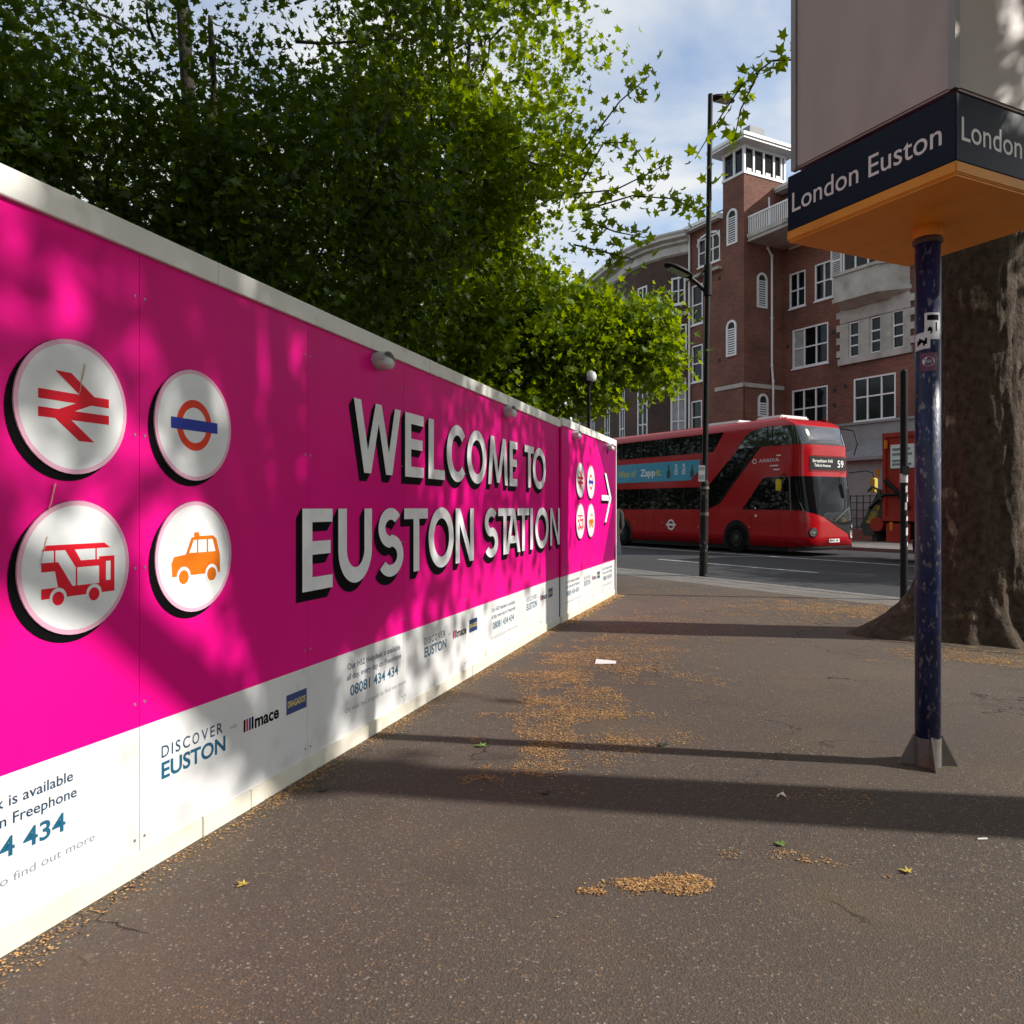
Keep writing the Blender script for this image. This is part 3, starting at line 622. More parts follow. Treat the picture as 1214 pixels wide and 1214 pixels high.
B1 = thing('brick_building', 'tall red brick building with square tower and white framed windows', 'building', tuple(PC), BR)
HT = 20
f2 = front(0.); f1 = front(D1); fr = rside(0.)
# tower (street face, right face) and left wing
w2 = [(-3.80, -2.95, 11.2, 13.3), (-3.80, -2.95, 8.15, 10.1), (-3.85, -3.0, 5.4, 7.15), (-3.3, -1.66, 14.15, 15.6)]
w2b = [(-3.2, -1.9, 2.0, 4.2)]
mb = MB(); wall_holes(mb, f2, -3.95, -1.46, 0, 16.25, w2+w2b)
wall_holes(mb, f2, -1.46, 0, 0, 17.95, [])
mb.poly([(0, 0, 0), (0, 2.84, 0), (0, 2.84, 17.95), (0, 0, 17.95)]); mb.poly([(-1.46, 0, 16), (-1.46, 2.84, 16), (-1.46, 2.84, 17.95), (-1.46, 0, 17.95)]); mb.poly([(-1.46, 2.84, 16), (0, 2.84, 16), (0, 2.84, 17.95), (-1.46, 2.84, 17.95)])
mb.poly([(-3.95, 0, 0), (-3.95, 12, 0), (-3.95, 12, 16.25), (-3.95, 0, 16.25)])
wF = [(.44, 1.44), (2.0, 3.08)]
holes = [(.44, 1.44, 11.44, 13.2), (2.0, 3.08, 11.46, 13.24), (.63, 2.79, 8.40, 10.34), (.6, 2.76, 5.40, 7.32), (4.19, 6.33, 5.38, 7.38), (.5, 1.5, 14.5, 16.4), (2.0, 3.0, 14.5, 16.4)]
far = []
for x, z in ((7.6, 5.4), (7.6, 8.9), (7.7, 14.4)): far.append((x, x+1.6, z, z+1.9))
sw = [(3.96, 4.5, 8.4, 10.02), (5.07, 5.63, 8.4, 10.02), (6.17, 6.73, 8.4, 10.05)]
wall_holes(mb, f1, 0, 9.9, 0, 17.4, holes+far+sw+[(3.6, 5.6, 12.25, 14.0)])
mb.poly([(9.9, D1, 0), (9.9, 12, 0), (9.9, 12, 17.4), (9.9, D1, 17.4)]); mb.poly([(-3.95, 12, 0), (9.9, 12, 0), (9.9, 12, 16.2), (-3.95, 12, 16.2)])
mb.build('brick_wall', M['brick'], B1, fix=False)
for h in w2[:3]: window(B1, f2, *h, 1, 2)
window(B1, f2, *w2b[0], 2, 2)
for h in holes[:2]: window(B1, f1, *h, 2, 2)
window(B1, f1, *holes[2], 3, 2, curtain=(.0, .33)); window(B1, f1, *holes[3], 3, 2); window(B1, f1, *holes[4], 3, 2, trans=[.56])
window(B1, f1, *holes[5], 2, 2); window(B1, f1, *holes[6], 2, 2)
for i, h in enumerate(far): window(B1, f1, *h, 3, 2, curtain=(.6, 1.) if i % 3 == 0 else None)
for h in sw: window(B1, f1, *h, 1, 3, fw=.06, sill=False, trans=[.33, .62])
window(B1, f1, 3.6, 5.6, 12.25, 14.0, 3, 1, sill=False)
# arched pair window, with hood moulding
f = window(B1, f2, *w2[3], 3, 2)
mb = MB(); 
for p, q in [((-3.36, 15.25), (-3.1, 15.6)), ((-3.1, 15.6), (-2.48, 15.72)), ((-2.48, 15.72), (-1.86, 15.6)), ((-1.86, 15.6), (-1.6, 15.25))]:
    mb.add([f2(p[0], .05, p[1]), f2(q[0], .05, q[1]), f2(q[0], .05, q[1]+.12), f2(p[0], .05, p[1]+.12)], [(0, 1, 2, 3)])
mb.poly([f2(-3.32, .03, 15.2), f2(-3.08, .03, 15.6), f2(-3.32, .03, 15.7)]); mb.poly([f2(-1.64, .03, 15.2), f2(-1.88, .03, 15.6), f2(-1.64, .03, 15.7)])
mb.build('arch_trim', M['white'], f, fix=False)
mb = MB(); fbox(mb, f2, -4.0, -1.5, .01, .28, 13.62, 13.76); mb.build('hood_moulding', M['stone'], B1)
louvre(B1, f2, -1.14, -.42, 14.66, 16.45); louvre(B1, f2, -1.18, -.48, 9.07, 10.88); louvre(B1, fr, .85, 1.54, 11.43, 13.2); louvre(B1, rside(.064), .85, 1.54, 6.0, 7.15)
mb = MB(); fbox(mb, f2, -1.95, 0.1, .003, .10, 7.42, 7.62); fbox(mb, fr, -.10, D1-.002, .003, .10, 7.42, 7.62); mb.build('string_course', M['stone'], B1, fix=True)
mb = MB(); fbox(mb, f2, -1.95, .06, .002, .06, 0, 7.42); fbox(mb, fr, -.06, D1-.002, .002, .06, 0, 7.42)
mb.build('lower_brickwork', M['brick'], B1)
# small vent bricks
mb = MB()
for a, z in [(.32, 9.6), (3.1, 9.75), (3.15, 7.0), (3.75, 7.1), (3.15, 6.3)]: fbox(mb, f1, a-.09, a+.09, .002, .012, z-.09, z+.09)
for a, z in [(-1.7, 13.2), (-1.7, 9.0)]: fbox(mb, f2, a-.09, a+.09, .002, .012, z-.09, z+.09)
mb.build('vent_bricks', M['dark'], B1)
# lantern storey of the tower
mb = MB(); mb.box(-1.50, .04, -.04, 2.88, 17.95, 18.08); mb.box(-1.5, .04, -.04, 2.88, 19.22, 19.40)
for a in (-1.46, -.73, -.1): mb.box(a, a+.12, -.02, .10, 18.08, 19.22); mb.box(a, a+.12, 2.74, 2.86, 18.08, 19.22)
for y in (.60, 1.28, 1.98, 2.5): mb.box(-.1, .02, y, y+.11, 18.08, 19.22); mb.box(-1.46, -1.34, y, y+.11, 18.08, 19.22)
for y in (.10, .72, 1.40, 2.1): mb.box(-.05, .0, y+.1, y+.4, 18.08, 18.26)
lt = mb.build('lantern_storey', M['white'], B1)
mb = MB(); mb.box(-1.40, -.055, .06, 2.78, 18.05, 19.25); mb.build('pane', M['glass'], lt)
mb = MB(); mb.box(-2.0, .52, -.52, 3.35, 19.40, 19.52); mb.box(-2.06, .58, -.58, 3.41, 19.52, 19.68); mb.build('eaves', M['white'], B1)
mb = MB(); z0, z1 = 19.68, 20.25
mb.add([(-2.0, -.5, z0), (.5, -.5, z0), (.5, 3.3, z0), (-2.0, 3.3, z0), (-1.2, .3, z1), (-.3, .3, z1), (-.3, 2.5, z1), (-1.2, 2.5, z1)], [(0, 1, 5, 4), (1, 2, 6, 5), (2, 3, 7, 6), (3, 0, 4, 7), (4, 5, 6, 7)]); mb.box(-1.0, -.5, .9, 1.9, 20.2, 20.75)
mb.build('tower_roof', M['lead'], B1)
# eaves and roofs
mb = MB(); mb.box(-4.0, -1.463, -.35, .0, 16.18, 16.28); mb.box(-4.0, -1.463, -.42, .0, 16.28, 16.45); mb.box(.003, 10.2, D1-.55, D1, 17.36, 17.46); mb.box(.003, 10.2, D1-.62, D1, 17.46, 17.62); mb.build('eaves', M['white'], B1)
mb = MB(); mb.add([(-4.0, -.4, 16.45), (-1.463, -.4, 16.45), (-1.463, 5, 19.2), (-4.0, 5, 19.2), (-4.0, 12, 16.4), (-1.463, 12, 16.4)], [(0, 1, 2, 3), (3, 2, 5, 4)])
mb.add([(.003, D1-.6, 17.62), (10.2, D1-.6, 17.62), (10.2, 7.5, 20.2), (.003, 7.5, 20.2), (10.2, 12, 17.6), (.003, 12, 17.6)], [(0, 1, 2, 3), (3, 2, 4, 5)]); mb.add([(10.2, D1-.6, 17.62), (10.2, 12, 17.6), (10.2, 7.5, 20.2)], [(0, 1, 2)])
mb.add([(-1.463, 2.9, 16.2), (.003, 2.9, 16.2), (.003, 12, 16.4), (-1.463, 12, 16.4)], [(0, 1, 2, 3)])
mb.build('slate_roof', M['slate'], B1)
# downpipes
def pipe(pts, r=.055): mb = MB(); mb.tube(pts, r, 8); [mb.tube([(p[0], p[1], p[2]-.05), (p[0], p[1], p[2]+.05)], r*1.35, 8) for p in pts[1:-1]]; return mb.build('downpipe', M['white'], B1)
pipe([(.09, 1.60, 17.0), (.09, 1.60, 15.2), (.09, 1.60, 15.0)]); pipe([(.09, 1.50, 14.6), (.09, 1.52, 14.45), (.09, 1.80, 14.1), (.09, 1.80, 11.0), (.09, 1.80, 8.6), (.17, 1.80, 7.8), (.17, 1.80, 5.0), (.17, 1.80, .1)])
pipe([(-3.90, -.09, 16.1), (-3.90, -.09, 12), (-3.90, -.09, 8), (-3.90, -.09, 5), (-3.90, -.09, .1)])
# balcony in the corner
mb = MB(); mb.box(.103, 2.6, D1-2.5, D1, 14.55, 14.72); mb.box(.103, 2.6, D1-2.56, D1-2.4, 14.72, 14.92); mb.box(2.5, 2.66, D1-2.4, D1, 14.72, 14.92)
bal = mb.build('balcony', M['stone'], B1)
mb = MB()
y = D1-2.47
for i in range(22): x = .15+i*2.4/21; mb.box(x-.022, x+.022, y-.02, y+.02, 14.92, 15.72)
mb.box(.103, 2.62, y-.035, y+.035, 15.72, 15.80)
for i in range(1, 21): yy = y+i*2.4/21; mb.box(2.56, 2.60, yy-.022, yy+.022, 14.92, 15.72)
mb.box(2.545, 2.615, y+.035, D1, 15.72, 15.80)
mb.build('balustrade', M['white'], bal)
# stone window surround and the bay above it
mb = MB()
A_ = [3.50, 3.96, 4.5, 5.07, 5.63, 6.17, 6.73, 7.05]
for i in range(0, 7, 2): fbox(mb, f1, A_[i], A_[i+1], .004, .07, 8.40, 10.02)
fbox(mb, f1, 3.50, 7.05, .004, .07, 10.05, 10.70); fbox(mb, f1, 3.42, 7.12, .004, .13, 8.10, 8.397)
for i, z in enumerate([8.5, 9.1, 9.7, 10.3]): fbox(mb, f1, 3.30, 3.497, .004, .07, z, z+.3); fbox(mb, f1, 7.053, 7.28, .004, .07, z, z+.3)
mb.build('stone_surround', M['stone'], B1)
mb = MB()
def trap(z, k, e=0.): return [(3.55-e, D1-.005, z), (3.75-e*.5, D1-k, z), (6.0+e*.5, D1-k, z), (7.0+e, D1-.005, z)]
rings = [trap(10.62, .15, -.1), trap(10.80, .62, -.02), trap(10.86, .86, .08), trap(11.02, .86, .08), trap(11.04, .80), trap(12.05, .80), trap(12.06, .88, .06), trap(12.20, .88, .06)]
mb.add([p for r in rings for p in r], [(i*4+k, i*4+k+1, (i+1)*4+k+1, (i+1)*4+k) for i in range(len(rings)-1) for k in range(3)]+[(0, 1, 2, 3), tuple(len(rings)*4-4+k for k in range(4))])
mb.build('stone_bay', M['stone'], B1)
mb = MB()
for a in (2.95, 5.62):
    fbox(mb, f1, a, a+.62, .005, .05, 12.25, 12.33); fbox(mb, f1, a, a+.62, .005, .05, 13.92, 14.0); fbox(mb, f1, a, a+.62, .005, .05, 13.05, 13.15); fbox(mb, f1, a, a+.07, .005, .047, 12.33, 13.92); fbox(mb, f1, a+.55, a+.62, .005, .047, 12.33, 13.92)
    z = 12.36
    while z < 13.9: mb.add([f1(a+.06, .045, z), f1(a+.56, .045, z), f1(a+.56, .008, z+.05), f1(a+.06, .008, z+.05)], [(0, 1, 2, 3)]); z += .085
mb.build('shutters', M['white'], B1, fix=False)
mb = MB(); fbox(mb, f1, 6.3, 8.6, .005, .35, 12.02, 12.16); fbox(mb, f1, 7.3, 8.9, .005, .12, 9.2, 9.4); mb.build('stone_band', M['stone'], B1)
# ground floor stone and the porch
mb = MB(); fbox(mb, f1, 3.3, 9.9, .005, .12, .3, 5.25); fbox(mb, f1, 3.2, 9.95, .005, .2, 5.25, 5.36); mb.build('stone_base', M['stonegrey'], B1)
mb = MB(); mb.box(5.0, 7.6, D1-1.6, D1-.13, 0, 3.5); 
porch = mb.build('porch', M['stonegrey'], B1)
mb = MB(); mb.add([(4.7, D1-1.95, 3.5), (7.9, D1-1.95, 3.5), (7.9, D1-.13, 3.5), (4.7, D1-.13, 3.5), (5.3, D1-.13, 4.5), (7.3, D1-.13, 4.5), (4.7, D1-1.95, 3.65), (7.9, D1-1.95, 3.65), (7.9, D1-.13, 3.65), (4.7, D1-.13, 3.65)], [(0, 1, 2, 3), (0, 1, 7, 6), (3, 0, 6, 9), (1, 2, 8, 7), (6, 7, 5, 4), (6, 4, 9), (7, 8, 5)]); mb.build('porch_roof', M['lead'], porch)
# railings on a low wall in front of the building
rw = thing('area_railing', 'black grid railing on low brick wall before stone ground floor', 'railing', tuple(PC), BR)
mb = MB(); mb.box(1.2, 14, .30, .55, 0.0, .55); mb.build('low_wall', M['brick'], rw)
mb = MB()
for i in range(40): x = 1.3+i*.32; mb.box(x-.016, x+.016, .41, .442, .55, 2.0)
for z in (.62, .98, 1.34, 1.66, 1.94): mb.box(1.25, 13.9, .402, .45, z, z+.035)
mb.build('iron_grid', M['iron'], rw)

# curved dark brick building to the left of the tower wing
B2 = thing('curved_building', 'dark brown brick building with curved front and heavy white cornice', 'building', tuple(PC), BR)
ctrl = [(-3.97, .02), (-5.2, -.55), (-6.4, -.82), (-7.6, -.85), (-8.8, -.68), (-10.0, -.32), (-11.2, -.05), (-12.4, .25), (-13.8, .65), (-15.4, 1.15), (-17.2, 1.8), (-19.4, 2.7), (-22, 4.0), (-24.5, 5.6), (-27, 12)]
def seg_fn(i):
    a = Vector((*ctrl[i], 0)); b = Vector((*ctrl[i+1], 0)); d = (b-a).normalized(); n_ = Vector((-d.y, d.x, 0))
    if n_.y > 0: n_ = -n_
    return (lambda u, w, z: tuple(a+d*u+n_*w+Vector((0, 0, z)))), (b-a).length
mb = MB(); wins = []
for i in range(len(ctrl)-1):
    fn, L_ = seg_fn(i); hs_ = []
    if i % 2 == 0:
        c = L_/2; hs_ = [(c-.46, c+.46, 5.0, 8.5), (c-.5, c+.5, 9.6, 11.4), (c-.42, c+.42, 12.5, 14.0), (c-.52, c+.52, 1.2, 4.0)]
    wall_holes(mb, fn, 0, L_, 0, 15.5, hs_); wins += [(fn, h) for h in hs_]
mb.add([(-27, 12, 0), (-3.97, 12, 0), (-3.97, 12, 15.5), (-27, 12, 15.5)], [(0, 1, 2, 3)])
mb.build('brick_wall', M['brickdark'], B2, fix=False)
for i, (fn, h) in enumerate(wins): window(B2, fn, *h, 2, 3 if h[3]-h[2] > 2.4 else 2, fw=.10, curtain=(.02, .98) if i % 5 == 0 else None)
mb = MB()
prof = [(0.0, 15.3), (.12, 15.42), (.12, 15.95), (.35, 16.05), (.35, 16.2), (.62, 16.32), (.62, 16.5), (.70, 16.62), (.70, 16.74), (.05, 16.85)]
def off(i, w):
    a = Vector((*ctrl[max(i-1, 0)], 0)); b = Vector((*ctrl[min(i+1, len(ctrl)-1)], 0)); d = (b-a).normalized(); n_ = Vector((-d.y, d.x, 0)); n_ = -n_ if n_.y > 0 else n_
    p = Vector((*ctrl[i], 0))+n_*w; return p
R_ = [[(off(i, w).x, off(i, w).y, 15.15+(z-15.3)*.78) for w, z in prof] for i in range(len(ctrl))]; k_ = len(prof)
mb.add([p for r in R_ for p in r], [(i*k_+j, i*k_+j+1, (i+1)*k_+j+1, (i+1)*k_+j) for i in range(len(ctrl)-1) for j in range(k_-1)]+[list(range(k_))])
mb.build('cornice', M['cornice'], B2, smooth=False)
mb = MB(); mb.poly([(off(i, .05).x, off(i, .05).y, 16.36) for i in range(len(ctrl))]+[(-3.97, 12, 16.36)]); mb.build('roof', M['lead'], B2)
mb = MB(); R2 = [[(off(i, w).x, off(i, w).y, z) for w, z in ((.003, 11.85), (.09, 11.88), (.09, 12.05), (.003, 12.1))] for i in range(len(ctrl))]
mb.add([p for r in R2 for p in r], [(i*4+j, i*4+j+1, (i+1)*4+j+1, (i+1)*4+j) for i in range(len(ctrl)-1) for j in range(3)]); mb.build('string_course', M['stone'], B2)

# ------------------------------------------------------------------ double-deck bus
AU = rad(31.3); UX = Vector((math.sin(AU), -math.cos(AU), 0))
BUS = thing('double_decker_bus', 'red double deck bus on route 59 with black glass sweep and blue side advert', 'bus', (8.96, 23.9, ROADZ+.03), math.atan2(UX.y, UX.x))
BW, BL = 2.52, 11.2
def fx(z):
    if z < 1.2: return .22
    if z < 2.5: return .22-.20*(z-1.2)/1.3
    if z < 3.45: return .02-.02*(z-2.5)
    return .0-.22*((z-3.45)/.65)**1.3
def inset(z):
    if z < 1.0: return 0.
    if z < 4.05: return .07*((z-1.0)/3.05)**2
    q = min(1., (z-4.05)/.37); return .07+.34*(1-math.sqrt(max(0, 1-q*q)))
def hull(u, z, off=0.):
    """offside u<0: metres behind the front corner; 0..1 across the front; u>1 nearside"""
    i = inset(z); hw = BW/2-i; f_ = fx(z)-(0 if z < 4.05 else (i-.07)*3.0); a = f_+.75
    def P(u):
        if u < 0: return Vector((-.75+u, BW/2-hw, z))
        if u > 1: return Vector((-.75-(u-1), BW/2+hw, z))
        ph = u*math.pi; e = 2/5
        return Vector((-.75+a*abs(math.sin(ph))**e, BW/2-hw*math.copysign(abs(math.cos(ph))**e, math.cos(ph)), z))
    p = P(u)
    if off:
        d = .002; t_ = P(u+d)-P(u-d); n_ = Vector((t_.y, -t_.x, 0)).normalized(); p = p+n_*off
    return tuple(p)
def lerp(x, P):
    if x <= P[0][0]: return P[0][1]
    for (a, b), (c, d) in zip(P[:-1], P[1:]):
        if x <= c: return b+(d-b)*(x-a)/(c-a)
    return P[-1][1]
def xf(u): c = math.cos(math.pi*min(1, max(0, u))); return BW/2*(1-math.copysign(abs(c)**.4, c))
def linx(*P): return lambda u: lerp(xf(u), P)
FU = [math.acos(math.copysign(abs(y)**2.5, y))/math.pi for y in [1-.008*1.4**k for k in range(0, 9)]+[.8-.1*k for k in range(17)]+[-(1-.008*1.4**k) for k in range(8, -1, -1)]]
US = [-(BL-.75)]+[-9.5, -8, -6, -4, -2, -1, -.3]+[0.0, .016, .032, .048]+FU+[.952, .968, .984, 1.0]+[1.3, 2, 3, 5, 7, 9, 1+BL-.75]
ZS = [.24, .6, 1.0, 1.2, 1.6, 2.0, 2.5, 2.9, 3.3, 3.45, 3.7, 3.9, 4.05, 4.12, 4.2, 4.27, 4.33, 4.38, 4.41, 4.42]
mb = MB(); n = len(US)
mb.add([hull(u, z) for z in ZS for u in US], [(j*n+i, j*n+(i+1) % n, (j+1)*n+(i+1) % n, (j+1)*n+i) for j in range(len(ZS)-1) for i in range(n)]+[list(range(n)), [(len(ZS)-1)*n+i for i in range(n)]])
ob = mb.build('body', M['busred'], BUS, smooth=True)
def patch(name, mat, us, zlo, zhi, off, parent, nz_=5, mb=None):
    b = mb or MB(); m_ = len(us)
    V = [hull(u, zlo(u)+(zhi(u)-zlo(u))*k/nz_, off) for k in range(nz_+1) for u in us]
    b.add(V, [(k*m_+i, k*m_+i+1, (k+1)*m_+i+1, (k+1)*m_+i) for k in range(nz_) for i in range(m_-1)])
    return b if mb else b.build(name, mat, parent, smooth=True, fix=False)
def lin(*P): return lambda u: lerp(u, P)
def rng(a, b, n): return [a+(b-a)*i/n for i in range(n+1)]
def su(s_): return .75-s_     # metres behind the front -> u on the offside
# glazing, offside
up = patch('upper_side_window', M['busglass'], rng(su(9.9), su(3.25), 14), lin((su(9.9), 3.45), (su(3.72), 3.45), (su(3.25), 4.09)), lin((-99, 4.10), (99, 4.10)), .010, BUS)
lw = patch('lower_side_window', M['busglass'], rng(su(9.5), su(3.95), 12), lin((-99, 1.44), (99, 1.44)), lin((-99, 2.23), (99, 2.23)), .010, BUS)
mb = MB()
for s_ in (4.9, 6.2, 7.5, 8.7): mb.box(-s_-.02, -s_+.02, inset(3.7)-.02, inset(3.7)-.012, 3.46, 4.09)
for s_ in (5.1, 6.4, 7.6, 8.6): mb.box(-s_-.02, -s_+.02, inset(1.9)-.02, inset(1.9)-.012, 1.45, 2.22)
mb.build('window_bars', M['busblack'], BUS)
sweep = [(3.97, 1.44), (3.42, 1.62), (3.32, 1.70), (1.62, 3.50), (2.56, 3.50), (4.16, 2.05), (4.30, 1.75)]
mb = MB(); mb.poly([(-a, inset(b)-.0085, b) for a, b in sweep]); mb.build('stair_glass_sweep', M['busglass'], BUS, fix=False)
mb = MB()
pts = [(-3.55, -.006, 1.60), (-3.36, -.004, 1.72), (-1.66, .03, 3.52)]; mb.tube(pts, .012, 6); mb.build('sweep_trim', M['busblack'], BUS)
uf = patch('upper_front_glass', M['frontglass'], rng(su(2.56), 0, 10)+[.016, .032, .048]+FU+rng(1.0, 2.6, 8), lin((-99, 3.49), (99, 3.49)), lin((su(2.56), 3.60), (su(2.12), 4.02), (su(1.4), 4.14), (0, 4.10), (.5, 4.08), (1, 4.10), (2.2, 4.1), (2.6, 3.6)), .010, BUS, 8)
mb = MB()
for u in (su(1.35), su(1.15), FU[5], FU[-6]):
    for k in range(6):
        z0, z1 = 3.5+.65*k/6, 3.5+.65*(k+1)/6; d = .010 if 0 <= u <= 1 else .02
        mb.add([hull(u-d, z0, .015), hull(u+d, z0, .015), hull(u+d, z1, .015), hull(u-d, z1, .015)], [(0, 1, 2, 3)])
mb.build('window_bars', M['busblack'], BUS, fix=False)
cab = [(2.33, 1.44), (2.20, 1.60), (1.46, 2.50)]
cg = patch('cab_side_glass', M['busglass'], rng(su(2.36), -.02, 12)+[0, .012, .024], lin((-99, 1.43), (99, 1.43)), lin((su(2.36), 1.44), (su(1.46), 2.49), (0, 2.49)), .010, BUS)
wzlo = linx((0, 1.42), (.25, 1.36), (.8, 1.20), (1.45, .98), (1.7, .93), (2.52, .93))
ws = patch('windscreen', M['busglass'], [.036, .048]+FU, wzlo, lin((0, 2.48), (1, 2.48)), .010, BUS, 10)
bkl = linx((0, 1.42), (.8, 1.195), (1.4, .92), (2.0, .66), (2.5, .44))
bk = patch('front_black_panel', M['busblack'], [u for u in FU if xf(u) > .8], bkl, lambda u: max(wzlo(u)-.004, bkl(u)), .010, BUS, 4)
mb = MB()
for u in (.030, .985): mb.tube([hull(u, z, .018) for z in rng(1.36 if u < .5 else .95, 2.47, 5)], .018, 6)
mb.build('windscreen_pillar', M['steel'], BUS); mb = MB()
mb.tube([hull(.20, 1.36, .03), hull(.14, 1.7, .03), hull(.13, 2.3, .03)], .010, 5); mb.tube([hull(.5, 1.05, .03), hull(.62, 1.5, .03), hull(.63, 2.1, .03)], .010, 5)
mb.build('wipers', M['busblack'], BUS)
# front: destination display, lamps, plate
DU = [u for u in FU if .28 < xf(u) < 2.27]
ds = patch('destination_display', M['busblack'], DU, lin((0, 2.68), (1, 2.68)), lin((0, 3.11), (1, 3.11)), .012, BUS)
rim = MB()
for z0, z1 in ((2.64, 2.68), (3.11, 3.15)): patch('', None, DU, lin((0, z0), (1, z0)), lin((0, z1), (1, z1)), .014, None, 1, rim)
rim.build('display_surround', M['busred2'], ds, fix=False)
def ufront(x):  # metres across the front (from the offside) -> u
    hw = BW/2; y = max(-.999, min(.999, (hw-x)/hw)); return math.acos(math.copysign(abs(y)**2.5, y))/math.pi
FF = lambda x, z: hull(ufront(x), z, .016)
mb = MB(); add_text(mb, '59', 1.74, 2.785, .32, .22, FF, .0); add_text(mb, 'Streatham Hill', .50, 2.925, .98, .10, FF); add_text(mb, 'Telford Avenue', .58, 2.785, .80, .09, FF); mb.build('display_lettering', M['destwhite'], ds, fix=False)
def lamp(name, x, z, r):
    mb = MB(); mb.mi = 0; nn = 20
    for (a, b, o1, o2, m_) in ((r*1.2, r*.95, .014, .022, 1), (r*.95, r*.45, .022, .012, 0), (r*.45, .001, .012, .024, 0)):
        mb.mi = m_
        mb.add([hull(ufront(x+a*math.cos(2*math.pi*k/nn)), z+a*math.sin(2*math.pi*k/nn), o1) for k in range(nn)]+[hull(ufront(x+b*math.cos(2*math.pi*k/nn)), z+b*math.sin(2*math.pi*k/nn), o2) for k in range(nn)], [(k, (k+1) % nn, (k+1) % nn+nn, k+nn) for k in range(nn)])
    return mb.build(name, [M['chrome'], M['busblack']], BUS, smooth=True, fix=False)
lamp('headlight', .34, .72, .13); lamp('headlight', 2.20, .64, .13); lamp('headlight', 2.24, .90, .07)
mb = MB(); mb.add([FF(1.02, .40), FF(1.54, .40), FF(1.54, .51), FF(1.02, .51)], [(0, 1, 2, 3)]); npl = mb.build('number_plate', M['adwhite'], BUS, fix=False)
mb = MB()
for k in range(7):
    if k != 4: x = 1.06+k*.062; mb.add([hull(ufront(x), .43, .019), hull(ufront(x+.04), .43, .019), hull(ufront(x+.04), .485, .019), hull(ufront(x), .485, .019)], [(0, 1, 2, 3)])
mb.build('plate_marks', M['busblack'], npl, fix=False)
mb = MB(); patch('', None, FU, lin((0, .22), (1, .22)), lin((0, .29), (1, .29)), .012, None, 1, mb); mb.build('bumper_trim', M['busblack'], BUS, fix=False)
# offside: advert, roundel, operator lettering, skirts, doors
adp = [(9.6, 2.49), (4.80, 2.49), (4.34, 2.86), (4.34, 3.22), (9.6, 3.22)]
SF = lambda o_: (lambda x, z: (x, inset(z)-o_, z))
mb = MB(); mb.poly([SF(.010)(-a, b) for a, b in adp]); ad = mb.build('side_advert', M['adblue'], BUS, fix=False)
mb = MB(); add_text(mb, 'Want it?', -8.91, 2.72, 1.09, .25, SF(.013), .015); add_text(mb, 'it.', -6.62, 2.72, .30, .25, SF(.013), .015); mb.build('advert_lettering', M['adyellow'], ad, fix=False)
mb = MB(); add_text(mb, 'Zapp', -7.55, 2.72, .86, .26, SF(.013), .03)
for x in (-5.55, -5.15):
    mb.disc((x, 2.80), .09, SF(.013), 18, r2=.05); mb.disc((x+.02, 2.95), .07, SF(.0135), 18, r2=.04); mb.disc((x, 3.07), .05, SF(.014), 18)
mb.build('advert_graphics', M['adwhite'], ad, fix=False)
mb = MB()
for x, k in ((-5.95, 1.), (-4.72, .9)): mb.poly([SF(.0145)(x+a*k, 2.60+b*k) for a, b in [(-.10, 0), (.10, 0), (.10, .22), (.035, .34), (.035, .50), (-.035, .50), (-.035, .34), (-.10, .22)]])
mb.build('advert_bottles', M['addark'], ad, fix=False)
mb = MB(); mb.disc((-5.80, .86), .20, SF(.010), 28, r2=.135); mb.poly([SF(.011)(a, b) for a, b in [(-6.06, .82), (-5.54, .82), (-5.54, .90), (-6.06, .90)]]); mb.build('side_roundel', M['adwhite'], BUS, fix=False)
mb = MB(); mb.disc((-1.86, 3.02), .085, SF(.010), 18, r2=.06); add_text(mb, 'ARRIVA', -1.68, 2.97, .82, .11, SF(.010))
for a, b, z in ((-1.22, -.90, 2.83), (-1.08, -.84, 2.70), (-.98, -.80, 3.15)): mb.poly([SF(.010)(a, z), SF(.010)(b, z), SF(.010)(b, z+.035), SF(.010)(a, z+.035)])
mb.build('operator_lettering', M['adwhite'], BUS, fix=False)
mb = MB()
for x in (-7.35, -6.75, -4.15, -2.02, -.82): mb.box(x-.006, x+.006, -.004, .01, .30, 1.36)
mb.box(-7.35, -6.75, -.004, .01, 1.02, 1.035); mb.box(-2.02, -.82, -.004, .01, 1.0, 1.012)
mb.build('panel_gaps', M['busred2'], BUS)
mb = MB()
for x, z in ((-7.9, .95), (-6.3, .92), (-2.05, .86), (-4.4, .8)): mb.disc((x, z), .035, SF(.012), 12)
mb.build('side_lamps', M['amber'], BUS, fix=False)
mb = MB(); mb.disc((-1.78, 1.23), .045, SF(.012), 12); mb.disc((-1.80, 1.48), .03, SF(.02), 12); mb.build('cap_lamp', M['adwhite'], BUS, fix=False)
mb = MB(); mb.box(-10.9, -.55, .06, BW-.06, .10, .24); mb.build('underframe', M['busblack'], BUS)
